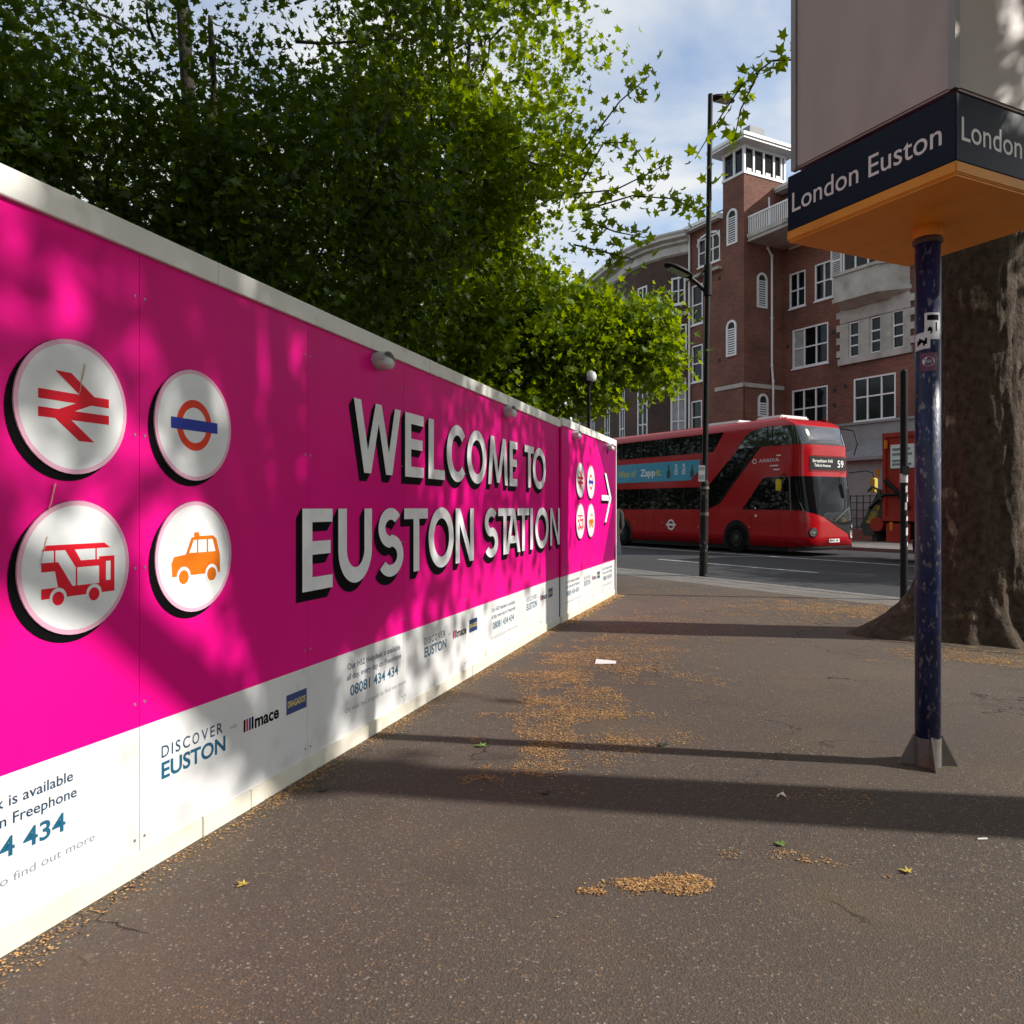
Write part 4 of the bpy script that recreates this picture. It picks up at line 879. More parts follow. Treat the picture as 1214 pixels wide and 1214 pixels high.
def arch(xc):
    P = [(xc+.56*math.cos(rad(a)), .52+.56*math.sin(rad(a))) for a in range(0, 181, 10)]; P = [(P[0][0], .235)]+P+[(P[-1][0], .235)]
    mb = MB(); mb.poly([SF(.008)(a, b) for a, b in P]); mb.build('wheel_arch', M['busblack'], BUS, fix=False)
    for y0, y1 in ((-.02, .28), (BW-.28, BW+.02)):
        if y0 > 1: pass
        mb = MB(); nn = 32
        pr = [(.49, y0+.03), (.49, y1-.03), (.46, y1), (.28, y1), (.28, y0), (.46, y0)] if y0 < 1 else [(.49, y0+.03), (.49, y1-.03), (.46, y1), (.28, y1), (.28, y0), (.46, y0)]
        mb.add([(xc+r*math.cos(2*math.pi*k/nn), y, .46+r*math.sin(2*math.pi*k/nn)) for r, y in pr for k in range(nn)], [(j*nn+k, j*nn+(k+1) % nn, ((j+1) % 6)*nn+(k+1) % nn, ((j+1) % 6)*nn+k) for j in range(6) for k in range(nn)])
        w_ = mb.build('wheel', M['tyre'], BUS, smooth=False)
        ys = y0+.03 if y0 < 1 else y1-.03; sg = -1 if y0 < 1 else 1
        mb = MB(); mb.tube([(xc, ys-sg*.05, .46), (xc, ys, .46)], [.28, .28], 28); mb.tube([(xc, ys, .46), (xc, ys+sg*.05, .46)], [.12, .09], 16)
        for k in range(8): a = 2*math.pi*k/8; mb.tube([(xc+.19*math.cos(a), ys, .46+.19*math.sin(a)), (xc+.19*math.cos(a), ys+sg*.02, .46+.19*math.sin(a))], .018, 6)
        mb.build('rim', M['lorrygrey'], w_)
arch(-2.62); arch(-8.62)
# mirrors, roof pods, rear
mb = MB(); mb.box(-.80, -.62, -.25, -.14, 2.02, 2.40); mi = mb.build('mirror', M['yellow'], BUS, bevel=.03)
mb = MB(); mb.tube([(-.62, .02, 2.55), (-.60, -.14, 2.56), (-.68, -.19, 2.42)], .016, 6); mb.build('mirror_arm', M['busblack'], mi)
mb = MB(); mb.box(.55, .70, BW+.12, BW+.34, 1.98, 2.45); mi = mb.build('mirror', M['yellow'], BUS, bevel=.03)
mb = MB(); mb.tube([(.05, BW-.25, 2.62), (.42, BW+.05, 2.68), (.60, BW+.2, 2.62), (.62, BW+.22, 2.45)], .018, 6); mb.build('mirror_arm', M['busblack'], mi)
mb = MB(); mb.tube([(-.35, BW-.1, 4.1), (.02, BW+.05, 4.0), (.12, BW+.1, 3.6), (.05, BW+.02, 3.2)], .022, 6); mb.build('branch_deflector', M['busblack'], BUS)
for x0, x1 in ((-4.75, -3.0), (-2.3, -1.2)):
    mb = MB(); mb.box(x0, x1, .55, 1.95, 4.38, 4.54); mb.build('roof_pod', M['white'], BUS, bevel=.06)
mb = MB(); mb.box(-BL-.012, -BL-.002, .3, BW-.3, 1.5, 2.3); mb.box(-BL-.012, -BL-.002, .3, BW-.3, 3.4, 4.0); mb.build('rear_window', M['busglass'], BUS)

# ------------------------------------------------------------------ red works lorry ahead of the bus
p = K0+FS*1.45+RS*8.35
LO = thing('works_lorry', 'tall red works lorry with white notice and folded grey tail gear behind the thin post', 'lorry', (p.x, p.y, ROADZ), math.atan2(-FS.y, -FS.x))
mb = MB(); mb.box(.12, 5.6, .05, 2.4, 1.15, 3.62); bd = mb.build('body', M['lorryred'], LO, bevel=.04)
mb = MB()
for x in (.13, 1.5, 2.5, 3.5, 4.5, 5.5): mb.box(x, x+.09, .0, .05, 1.2, 3.5)
mb.box(.12, 5.6, .0, .05, 3.50, 3.62); mb.box(.12, 5.6, -.004, .05, 1.15, 1.28); mb.build('body_ribs', M['lorryred'], bd)
mb = MB(); mb.box(.36, 1.05, .02, .048, 2.62, 3.28); nt = mb.build('notice', M['adwhite'], bd)
mb = MB()
for z, a, b in ((3.12, .42, .93), (2.98, .42, .99), (2.80, .42, .85), (2.70, .42, .97)): mb.box(a, b, .012, .0195, z, z+.06)
mb.build('notice_lines', M['greyprint'], nt)
mb = MB(); mb.box(-.2, 7.4, .55, 1.9, .62, 1.12); mb.box(-.25, -.1, .1, 2.35, .55, .75); mb.build('chassis', M['lorrygrey'], LO)
mb = MB(); mb.box(5.75, 7.5, .05, 2.4, .75, 3.0); mb.build('cab', M['lorryred'], LO, bevel=.08)
mb = MB(); mb.box(6.1, 7.1, .03, .047, 1.8, 2.7); mb.build('cab_window', M['busglass'], LO)
mb = MB(); mb.poly([(-.62, .04, .95), (.0, .04, 2.05), (.11, .04, 1.95), (.11, .04, 1.0), (-.2, .04, .75)]); mb.poly([(-.62, 2.2, .95), (.0, 2.2, 2.05), (.11, 2.2, 1.95), (.11, 2.2, 1.0), (-.2, 2.2, .75)][::-1])
mb.add([(-.62, .04, .95), (.0, .04, 2.05), (.0, 2.2, 2.05), (-.62, 2.2, .95), (-.2, .04, .75), (-.2, 2.2, .75), (.11, .04, 1.95), (.11, 2.2, 1.95)], [(0, 1, 2, 3), (0, 3, 5, 4), (1, 6, 7, 2)])
tg = mb.build('tail_gear', M['lorrygrey'], LO)
mb = MB(); mb.add([(-.42, .03, 1.10), (-.12, .03, 1.62), (.04, .03, 1.58), (-.14, .03, 1.02)], [(0, 1, 2, 3)]); mb.build('yellow_panel', M['dirtyyellow'], tg, fix=False)
mb = MB(); mb.tube([(-.05, -.02, 1.05), (-.05, .25, 1.05)], [.20, .20], 18); mb.build('hose_reel', M['lorryred'], tg)
mb = MB(); mb.box(-.50, -.12, .0, .4, .72, .98); mb.build('tool_box', M['lorrygrey'], tg, bevel=.02)
mb = MB(); mb.tube([(-.30, -.01, 2.0), (-.16, -.02, 2.12), (-.02, -.01, 2.05), (.1, -.01, 1.75)], .035, 8); mb.build('bent_pipe', M['lorrygrey'], tg)
mb = MB(); mb.box(.25, .95, -.02, .02, .55, 1.08); mb.build('mudguard', M['lorryred'], LO, bevel=.01)
mb = MB(); mb.tube([(.2, .02, 2.3), (.55, .0, 2.0), (.9, .0, 1.5)], .06, 8); mb.tube([(-.3, .03, 1.5), (.2, .0, 1.9), (.6, .0, 1.9)], .045, 8); mb.build('hoses', M['busblack'], tg)
for x, z in ((.24, 3.30), (.0, 2.5), (.40, 1.0)): mb = MB(); mb.box(x-.05, x+.05, -.03, .0, z-.12, z+.12); mb.build('marker_lamp', M['amber'], LO, bevel=.01)
for x in (1.5, 2.75, 6.5):
    for y0, sg in ((.02, -1), (2.13, 1)):
        mb = MB(); mb.tube([(x, y0, .5), (x, y0+.3, .5)], .5, 28); w_ = mb.build('wheel', M['tyre'], LO)
        ys = y0 if sg < 0 else y0+.3; mb = MB(); mb.tube([(x, ys, .5), (x, ys+sg*.04, .5)], [.29, .25], 20); mb.tube([(x, ys+sg*.04, .5), (x, ys+sg*.08, .5)], [.13, .1], 14); mb.build('rim', M['lorryred'], w_)

# ------------------------------------------------------------------ London Euston sign on its pole
SG = thing('station_sign', 'square navy and orange London Euston station sign on scratched navy pole', 'sign', (2.365, 4.39, 0), rad(-64.2))
hb = .535
mb = MB(); mb.tube([(0, 0, .16), (0, 0, 2.955)], .0665, 32); pole = mb.build('pole', M['polenavy'], SG, smooth=True)
mb = MB(); mb.tube([(0, 0, 2.955), (0, 0, 2.962), (0, 0, 2.978), (0, 0, 2.99)], [.070, .079, .079, .070], 28); mb.build('rusty_ring', M['rustring'], pole, smooth=False)
mb = MB(); mb.tube([(0, 0, 2.99), (0, 0, 3.062)], .076, 28); mb.build('collar', M['signorange'], pole)
mb = MB(); mb.tube([(0, 0, -.02), (0, 0, .16)], .069, 28)
for k in range(4):
    a = rad(45+90*k+8); c, s_ = math.cos(a), math.sin(a); t_ = (-s_*.006, c*.006)
    P = [(c*r, s_*r, z) for r, z in ((.06, .17), (.075, .17), (.155, 0), (.06, 0))]
    mb.add([(x+t_[0], y+t_[1], z) for x, y, z in P]+[(x-t_[0], y-t_[1], z) for x, y, z in P], [(0, 1, 2, 3), (7, 6, 5, 4), (0, 1, 5, 4), (1, 2, 6, 5)])
mb.build('gusset_base', M['steel'], pole)
mb = MB(); mb.box(-hb, hb, -hb, hb, 3.060, 3.118); mb.build('orange_tray', M['signorange'], SG, bevel=.006)
mb = MB(); mb.box(-hb+.012, hb-.012, -hb+.012, hb-.012, 3.050, 3.0595); mb.build('soffit', M['signorange'], SG)
mb = MB(); mb.box(-hb+.003, hb-.003, -hb+.003, hb-.003, 3.119, 3.445); bx_ = mb.build('name_box', M['signnavy'], SG, bevel=.004)
for q in range(4):
    a = q*math.pi/2
    def fn(x, z, a=a): y = -hb+.0015; return (x*math.cos(a)-y*math.sin(a), x*math.sin(a)+y*math.cos(a), z)
    words(bx_, 'name_word', M['signwhite'], 'London Euston', -hb+.042, 3.222, .952, .112, fn, .004)
mb = MB(); mb.box(-.2, .2, -.2, .2, 3.446, 3.49); mb.build('spacer', M['dark'], SG)
mb = MB(); mb.box(-hb+.03, hb-.03, -hb+.03, hb-.03, 3.485, 4.75); up_ = mb.build('upper_panel', M['signpanel'], SG, bevel=.01)
mb = MB()
for a, b in ((-1, -1), (1, -1), (1, 1), (-1, 1)): x, y = a*(hb-.035), b*(hb-.035); mb.box(x-.018, x+.018, y-.018, y+.018, 3.478, 4.76)
exp_ = mb.build('corner_frame', M['alu'], up_)
# stickers wrapped round the pole
vdir = math.atan2(-4.39, -2.365)-rad(-64.2)
def sticker(name, mat, a0, a1, z0, z1, off, parent, shape=None, cut=0.):
    mb = MB(); n_ = 10; r = .0665+off
    if shape == 'oval':
        am, zm = (a0+a1)/2, (z0+z1)/2; K = 24
        mb.poly([(r*math.cos(am+(a1-a0)/2*math.cos(2*math.pi*k/K)), r*math.sin(am+(a1-a0)/2*math.cos(2*math.pi*k/K)), zm+(z1-z0)/2*math.sin(2*math.pi*k/K)) for k in range(K)])
    else:
        V = [(r*math.cos(a0+(a1-a0)*i/n_), r*math.sin(a0+(a1-a0)*i/n_), z+cut*i/n_) for z in (z0, z1) for i in range(n_+1)]
        mb.add(V, [(i, i+1, i+n_+2, i+n_+1) for i in range(n_)])
    return mb.build(name, mat, parent, fix=False)
def sv(a): return vdir+a
st1 = sticker('sticker', M['sticker'], sv(-.25), sv(1.05), 2.405, 2.555, .0012, pole); st1['label'] = 'white card sticker with dark block at its head'
sticker('sticker_print', M['black'], sv(-.05), sv(.90), 2.512, 2.542, .0018, st1); sticker('sticker_print', M['black'], sv(-.02), sv(.35), 2.435, 2.475, .0018, st1, 'oval'); sticker('sticker_print', M['black'], sv(.62), sv(.74), 2.45, 2.50, .0018, st1)
st2 = sticker('sticker', M['sticker'], sv(-1.15), sv(.18), 2.345, 2.440, .0022, pole, cut=.012); st2['label'] = 'white sticker with black scribble'
for k in range(5): a = sv(-.85+.16*k); sticker('sticker_print', M['black'], a, a+.16, 2.372+.008*(k % 3), 2.402+.006*((k*2) % 3), .0028, st2)
st3 = sticker('sticker', M['stickerred'], sv(-.62), sv(.72), 2.228, 2.330, .0012, pole); st3['label'] = 'dark red sticker with white oval'
sticker('sticker_print', M['sticker'], sv(-.42), sv(.52), 2.255, 2.308, .0018, st3, 'oval'); sticker('sticker_print', M['greyprint'], sv(-.2), sv(.3), 2.273, 2.290, .0024, st3)

# ------------------------------------------------------------------ posts
LP = thing('street_lamp', 'tall black street lamp leaning slightly at the kerb, its lantern reaching left', 'street lamp', (4.09, 16.5, 0))
LP.rotation_euler = (0, rad(.85), 0)
mb = MB(); mb.tube([(0, 0, -.05), (0, 0, 1.9), (0, 0, 1.98), (0, 0, 2.05)], [.088, .086, .084, .062], 18); mb.build('lower_column', M['lampworn'], LP, smooth=False)
mb = MB(); mb.tube([(0, 0, 2.04), (0, 0, 10.3)], [.060, .052], 14); mb.build('upper_column', M['lampblack'], LP)
mb = MB(); mb.tube([(0, 0, 6.0), (0, 0, 6.65)], .085, 14); mb.tube([(-.05, 0, 6.1), (-.25, -.08, 6.24), (-.42, -.14, 6.34)], [.05, .042, .04], 10); mb.tube([(0, 0, 6.6), (-.12, -.04, 6.48), (-.28, -.1, 6.30)], .022, 8); mb.build('bracket', M['lampblack'], LP)
def lantern(origin, dr, L_=.75, w=.17):
    o_ = Vector(origin); d = Vector(dr).normalized(); sd = d.cross(Vector((0, 0, 1))).normalized(); u_ = sd.cross(d)
    secs = [(0, .06, .05), (.12, .75, .07), (.35, 1., .10), (.7, .95, .09), (.92, .6, .06), (1., .2, .03)]
    mb = MB(); nn = 14; V = []
    for t_, k, h in secs:
        for q in range(nn):
            a = 2*math.pi*q/nn; V.append(tuple(o_+d*L_*t_+sd*w*k*math.cos(a)+u_*(h*math.sin(a) if math.sin(a) > 0 else h*.35*math.sin(a))))
    mb.add(V, [(j*nn+k, j*nn+(k+1) % nn, (j+1)*nn+(k+1) % nn, (j+1)*nn+k) for j in range(len(secs)-1) for k in range(nn)]+[list(range(nn)), [(len(secs)-1)*nn+k for k in range(nn)]])
    l_ = mb.build('lantern', M['lampblack'], LP, smooth=True)
    mb = MB(); mb.poly([tuple(o_+d*L_*t_+sd*w*k*s_-u_*.037) for t_, k, s_ in ((.2, .7, -1), (.85, .6, -1), (.85, .6, 1), (.2, .7, 1))]); mb.build('lantern_glass', M['lens'], l_, fix=False)
lantern((-.36, -.12, 6.33), (-.85, -.42, .24)); lantern((.05, .02, 10.25), (.75, .55, .15), .7, .15)
mb = MB(); mb.box(-.16, -.02, -.105, -.092, 2.02, 2.36); pl = mb.build('notice_plate', M['greyplastic'], LP)
mb = MB(); mb.box(-.15, -.03, -.1075, -.1055, 2.06, 2.16); mb.box(-.15, -.03, -.1075, -.1055, 2.26, 2.33); mb.build('plate_print', M['greyprint'], pl)
mb = MB(); 
for z, h in ((1.86, .05), (1.30, .03), (1.34, .02)): mb.tube([(0, 0, z), (0, 0, z+h)], .092, 16)
mb.build('strap', M['steel'], LP)
CP = thing('camera_pole', 'slim black pole topped by a white camera head behind the hoarding', 'camera pole', (1.225, 12.3, 0))
mb = MB(); mb.tube([(0, 0, -.02), (0, 0, 3.45)], .026, 10); mb.build('pole', M['lampblack'], CP)
mb = MB(); mb.tube([(.03, 0, 3.47), (.03, 0, 3.50), (.03, 0, 3.56), (.03, 0, 3.62), (.03, 0, 3.645)], [.05, .085, .095, .07, .02], 16); mb.build('camera_head', M['white'], CP, smooth=True)
mb = MB(); mb.tube([(-.10, -.02, 3.52), (-.01, 0, 3.555)], [.045, .06], 12); mb.tube([(0, 0, 3.42), (0.01, 0, 3.475)], [.05, .06], 12); mb.build('camera_hood', M['lampblack'], CP)
TP = thing('sticker_post', 'thin black kerbside post with white band and torn stickers beside the big trunk', 'post', (6.22, 12.25, 0))
mb = MB(); mb.tube([(0, 0, -.05), (0, 0, 3.62)], .055, 16); tp = mb.build('post', M['lampblack'], TP)
mb = MB(); mb.tube([(0, 0, 3.62), (0, 0, 3.66)], [.06, .03], 16); mb.build('post_cap', M['lampblack'], TP)
mb = MB(); mb.tube([(0, 0, 1.86), (0, 0, 2.0)], .058, 16); mb.build('white_band', M['sticker'], TP)
mb = MB()
for z, a, h, w in ((1.70, -1.6, .10, .7), (1.55, -1.2, .08, .8), (1.42, -1.8, .12, .6), (1.25, -1.4, .07, .8), (1.02, -1.5, .12, .9), (.85, -1.1, .06, .5), (1.62, -.8, .05, .4)):
    mb.add([(.0565*math.cos(a+w*i/5), .0565*math.sin(a+w*i/5), zz+.01*i/5) for zz in (z, z+h) for i in range(6)], [(i, i+1, i+7, i+6) for i in range(5)])
mb.build('torn_stickers', M['sticker'], TP, fix=False)
mb = MB(); mb.box(-.05, .05, -.075, -.056, 1.98, 2.12); mb.build('push_box', M['lampblack'], TP)

# ------------------------------------------------------------------ trees
LEAF = np.array([(0, .40, -.05), (0, 0, 0), (.13, .10, 0), (.46, .02, .05), (.30, .27, 0), (.55, .58, .06), (.22, .56, 0), (0, 1, .04), (-.22, .56, 0), (-.55, .58, .06), (-.30, .27, 0), (-.46, .02, .05), (-.13, .10, 0)])
def leaf_mesh(name, pos, size, tint, mat, parent, droop=.5, upb=.8):
    n = len(pos); rng_ = RNG
    nrm = rng_.normal(size=(n, 3))*.8; nrm[:, 2] = np.abs(nrm[:, 2])*.6+upb; nrm /= np.linalg.norm(nrm, axis=1)[:, None]
    d = rng_.normal(size=(n, 3)); d[:, 2] -= droop; d -= nrm*np.sum(d*nrm, axis=1)[:, None]; d /= np.linalg.norm(d, axis=1)[:, None]
    a = np.cross(d, nrm)
    V = pos[:, None, :]+size[:, None, None]*(LEAF[None, :, 0:1]*a[:, None, :]+LEAF[None, :, 1:2]*d[:, None, :]+LEAF[None, :, 2:3]*nrm[:, None, :]*2.)
    V = V.reshape(-1, 3); k = len(LEAF)
    tri = np.array([(0, i, i % (k-1)+1) for i in range(1, k)]); F = (tri[None]+(np.arange(n)*k)[:, None, None]).reshape(-1, 3)
    me = bpy.data.meshes.new(name); me.vertices.add(len(V)); me.vertices.foreach_set('co', V.ravel()); me.loops.add(F.size); me.loops.foreach_set('vertex_index', F.ravel())
    me.polygons.add(len(F)); me.polygons.foreach_set('loop_start', np.arange(0, F.size, 3)); me.polygons.foreach_set('loop_total', np.full(len(F), 3)); me.materials.append(mat)
    at = me.attributes.new('tint', 'FLOAT', 'POINT'); at.data.foreach_set('value', np.repeat(tint, k)); me.update(); me.validate()
    o = bpy.data.objects.new(name, me); COL.objects.link(o); o.parent = parent; return o
def blob_clusters(c, r, n, shell=.55):
    d = RNG.normal(size=(n, 3)); d /= np.linalg.norm(d, axis=1)[:, None]
    q = RNG.uniform(size=n)**(1/3)*(1-shell)+shell*RNG.uniform(.55, 1.0, size=n)
    p = d*q[:, None]*np.array(r)+np.array(c)
    # large gaps: thin out by a cheap smooth 3-D pattern
    w = np.sin(p[:, 0]*2.1+1.3*c[0])*np.sin(p[:, 1]*1.9+.7)*np.sin(p[:, 2]*2.6+c[2])
    return p[w > -.14]
def tree(name, label, base, trunk, limbs, blobs, leaf, mat, group, per=16, spread=.27, droop=.6, upb=.35, trunk_obj=None, sprays=()):
    t = thing(name, label, 'tree', base, 0, group); b0 = np.array(base)
    mb = MB()
    if trunk: mb.tube(*trunk, 14)
    cl = np.concatenate([blob_clusters(np.array(c), r, n) for c, r, n in blobs])
    twig = MB()
    for c, r, n in blobs:
        s_ = trunk[0][-1] if trunk else limbs; s_ = Vector(s_); e = Vector(c); m_ = s_.lerp(e, .5)+Vector((random.uniform(-.4, .4), random.uniform(-.4, .4), .5))
        mb.tube([s_-Vector((0, 0, .5)), s_.lerp(m_, .5), m_, m_.lerp(e, .6), e], [.14, .11, .08, .06, .03], 8)
    for p in cl[::max(1, len(cl)//150)]:
        ci = min(blobs, key=lambda bb: sum((np.array(bb[0])-p)**2)); c = Vector(ci[0]); e = Vector(p); c = e+(c-e).normalized()*min((c-e).length, random.uniform(.7, 1.5))+Vector((random.gauss(0, .35), random.gauss(0, .35), random.gauss(-.1, .25))); m_ = c.lerp(e, .5)+Vector((random.uniform(-.2, .2), random.uniform(-.2, .2), random.uniform(-.1, .3)))
        mb.tube([c, c.lerp(m_, .5)+Vector((random.uniform(-.1, .1), random.uniform(-.1, .1), random.uniform(-.05, .15))), m_, e], [.026, .020, .013, .005], 5)
    P = np.repeat(cl, per, 0)+RNG.normal(size=(len(cl)*per, 3))*np.array([spread, spread, spread*.7])
    tint = np.clip(np.repeat(RNG.uniform(0, 1, len(cl)), per)*.55+RNG.uniform(0, 1, len(P))*.45, 0, 1); sz = RNG.uniform(.45, 1.3, len(P))*leaf
    for path, n, sp in sprays:      # single twigs with leaves along them
        pts = [Vector(q) for q in path]; mb.tube(pts, [.012*(1-i/len(pts))+.004 for i in range(len(pts))], 5)
        idx = RNG.uniform(0, len(pts)-1.001, n)**1.0; q = np.array([tuple(pts[int(i)].lerp(pts[int(i)+1], i-int(i))) for i in idx])+RNG.normal(size=(n, 3))*sp
        P = np.concatenate([P, q]); tint = np.concatenate([tint, RNG.uniform(.1, .8, n)]); sz = np.concatenate([sz, RNG.uniform(.8, 1.25, n)*leaf])
    off = Vector(base)
    mb.v = [(v[0]-off.x, v[1]-off.y, v[2]-off.z) for v in mb.v]
    mb.build('branches' if trunk_obj else 'trunk', M['branch'], t, smooth=True)
    leaf_mesh('crown', P-b0, sz, tint, mat, t, droop, upb)
    return t
def at(px, py, Z): return ((px-607)/915*Z, Z, CAM_H+(602-py)/915*Z)
G1 = 'plane trees behind the hoarding'
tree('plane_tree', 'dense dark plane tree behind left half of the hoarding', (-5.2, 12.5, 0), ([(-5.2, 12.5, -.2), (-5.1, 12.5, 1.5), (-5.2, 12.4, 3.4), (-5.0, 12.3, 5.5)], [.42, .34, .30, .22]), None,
     [((-6.2, 11.2, 5.0), (3.4, 2.6, 2.6), 800), ((-3.0, 11.0, 5.2), (2.6, 2.2, 2.4), 700), ((-4.5, 11.5, 8.8), (4.6, 3.4, 2.6), 560), ((-4.0, 14.5, 6), (4.5, 2.2, 4.2), 520), ((-8.8, 10.5, 7), (3.0, 3.0, 3.8), 420), ((-4.0, 10.5, 13.0), (5.0, 4.0, 2.2), 420)], .122, M['leaf2'], G1, per=24, droop=.6)  # topmost mass is out of view, added to keep sky light off the crown
tree('plane_tree', 'plane tree behind hoarding end with sunlit branches reaching towards the street lamp', (-.9, 16.2, 0), ([(-.9, 16.2, -.2), (-.95, 16.2, 1.6), (-.8, 16.1, 3.6), (-.7, 15.9, 5.2)], [.36, .30, .26, .18]), None,
     [((-.9, 14.6, 4.9), (2.3, 1.9, 2.0), 520), ((.95, 15.1, 4.75), (1.55, 1.3, 1.15), 300), ((2.25, 15.2, 4.95), (.95, .9, .75), 120), ((2.75, 15.3, 4.35), (.62, .7, .62), 70), ((1.0, 15.2, 3.75), (1.3, 1.0, .75), 130), ((-1.0, 14.4, 3.5), (1.9, 1.2, .9), 190), ((-1.6, 14.2, 7.4), (2.0, 2.0, 2.0), 430), ((.15, 13.6, 7.3), (1.15, 1.4, 1.5), 190), ((-.8, 14.5, 10.2), (2.8, 2.4, 1.8), 300), ((-1.2, 13.5, 12.6), (3.0, 3.0, 1.8), 260), ((-1.5, 18.2, 5.5), (2.4, 1.6, 4.), 360)], .150, M['leaf'], G1, per=24, droop=.7, spread=.22,  # the highest mass is added above view to shade the leaves below
     sprays=[([at(690, 215, 12.6), at(715, 170, 12.4), at(748, 168, 12.3), at(764, 192, 12.2)], 44, .10), ([at(680, 230, 12.6), at(730, 225, 12.4), at(770, 205, 12.3), at(790, 195, 12.2)], 40, .10), ([at(690, 250, 12.6), at(750, 232, 12.4), at(800, 236, 12.2), at(828, 250, 12.1)], 66, .11),
             ([at(690, 260, 12.8), at(730, 275, 12.6), at(765, 282, 12.5)], 52, .13), ([at(680, 290, 12.8), at(720, 300, 12.6), at(752, 308, 12.5)], 44, .12), ([at(690, 180, 12.6), at(735, 120, 12.4), at(770, 90, 12.3)], 44, .12)])
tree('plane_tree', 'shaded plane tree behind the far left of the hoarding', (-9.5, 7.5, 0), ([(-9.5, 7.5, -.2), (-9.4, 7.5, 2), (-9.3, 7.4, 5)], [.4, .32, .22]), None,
     [((-7.2, 7.8, 5.6), (2.6, 2.4, 2.2), 700), ((-9.5, 7.0, 6.5), (3.2, 3., 3.4), 420), ((-11.5, 14.5, 6.5), (3.5, 4., 5), 420), ((-6.0, 2.5, 9.0), (4.2, 4.4, 2.6), 620), ((-9.5, -1.5, 6.5), (4.0, 4.5, 4), 520)], .122, M['leaf2'], G1, per=24, droop=.6)  # the last two masses are unseen canopy, added to cut sky light
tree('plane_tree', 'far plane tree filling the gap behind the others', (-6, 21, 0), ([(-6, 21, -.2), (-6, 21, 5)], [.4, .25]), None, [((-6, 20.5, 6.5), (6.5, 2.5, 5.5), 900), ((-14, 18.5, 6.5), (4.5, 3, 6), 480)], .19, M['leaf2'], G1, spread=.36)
# big kerbside plane tree with its flared foot
T1C = (5.34, 8.78, 0)
T1 = tree('street_tree', 'huge plane tree with flared mottled trunk behind the station sign', T1C, None, (5.5, 8.8, 5.2),
     [((7.0, 8.0, 6.9), (2.6, 2.6, 1.5), 170), ((7.5, 6.2, 8.2), (2.8, 2.6, 2.2), 260), ((7.5, 10.0, 10.0), (3.6, 3.2, 2.8), 420), ((5.2, 8.4, 11.2), (3.6, 3.6, 2.4), 420), ((3.3, 6.4, 10.4), (3.4, 2.8, 1.6), 300)], .165, M['leaf'], None, trunk_obj=True,  # last mass is unseen canopy overhead, added to block sky light
     sprays=[([at(950, 70, 10.8), at(915, 72, 10.8), at(880, 100, 10.9), at(850, 145, 11), at(824, 188, 11)], 34, .10), ([at(900, 84, 10.85), at(878, 130, 11), at(864, 195, 11)], 18, .08), ([at(842, 200, 11), at(843, 238, 11)], 5, .05)])
from mathutils import noise as MN
mb = MB(); mb.poly([(T1C[0]+(1.32+.28*MN.noise((math.cos(k*.2618), math.sin(k*.2618), 3.))+.12*math.sin(k*2.1))*math.cos(k*.2618), T1C[1]+(1.05+.2*MN.noise((math.cos(k*.2618)*2, math.sin(k*.2618)*2, 8.)))*math.sin(k*.2618), .004) for k in range(24)]); struct(mb.build('soil', M['soil']))
NA = 150; HS = [-.15]+[k*.05 for k in range(0, 30)]+[1.5+k*.09 for k in range(50)]
def trunk_r(a, h):
    r = .455+.022*math.sin(3*a+h*.6)+.02*math.sin(5*a+1.1*h)+(.03*(h-1.5)/3 if h > 1.5 else 0)
    hh = max(h, 0)
    for a0, w, amp, hk in ((rad(180), .36, .70, .42), (rad(203), .30, .40, .36), (rad(158), .4, .5, .4), (rad(262), .26, .36, .24), (rad(300), .24, .46, .30), (rad(338), .26, .30, .30), (rad(60), .5, .5, .3), (rad(120), .4, .6, .3), (rad(230), .20, .30, .22), (rad(20), .4, .4, .3)):
        d = (a-a0+math.pi) % (2*math.pi)-math.pi; r += amp*math.exp(-(d/w)**2)*math.exp(-hh/hk)
    p = Vector((math.cos(a)*1.6, math.sin(a)*1.6, h*1.2))
    r += .055*MN.noise(p*1.1)+.030*MN.noise(p*3.2+Vector((3, 1, 7)))+.020*MN.noise(p*7)+.012*MN.noise(p*15)+.05*math.exp(-hh/.35)*MN.noise(p*4+Vector((9, 2, 0)))
    return r
mb = MB(); V = []
for h in HS:
    for k in range(NA): a = 2*math.pi*k/NA; r = trunk_r(a, h); V.append((r*math.cos(a), r*math.sin(a), h))
mb.add(V, [(j*NA+k, j*NA+(k+1) % NA, (j+1)*NA+(k+1) % NA, (j+1)*NA+k) for j in range(len(HS)-1) for k in range(NA)]+[[(len(HS)-1)*NA+k for k in range(NA)]])
mb.build('trunk', M['bark'], T1, smooth=True)
tree('street_tree', 'slimmer plane tree just right of the photograph casting the wide near shadow', (6.0, 3.05, 0), ([(6.0, 3.05, -.1), (6.0, 3.05, 1.5), (6.02, 3.02, 3), (6.05, 3.0, 5.0)], [.31, .28, .27, .22]), None,
     [((6.3, 3.9, 5.95), (2.1, 1.9, 1.3), 175), ((5.6, .7, 7.9), (2.4, 2.8, 1.7), 260), ((6.0, 3.5, 9.2), (3.6, 3.0, 2.3), 420), ((7.0, -2.0, 8.5), (3.0, 2.6, 2.4), 300), ((3.2, 2.0, 9.8), (3.4, 3.6, 1.8), 420), ((.2, .5, 10.8), (4.0, 4.0, 2.0), 520), ((4.5, -1.5, 12.5), (5.0, 5.0, 2.0), 420)], .165, M['leaf'], None)  # high masses over the footway are unseen, added to block the sky

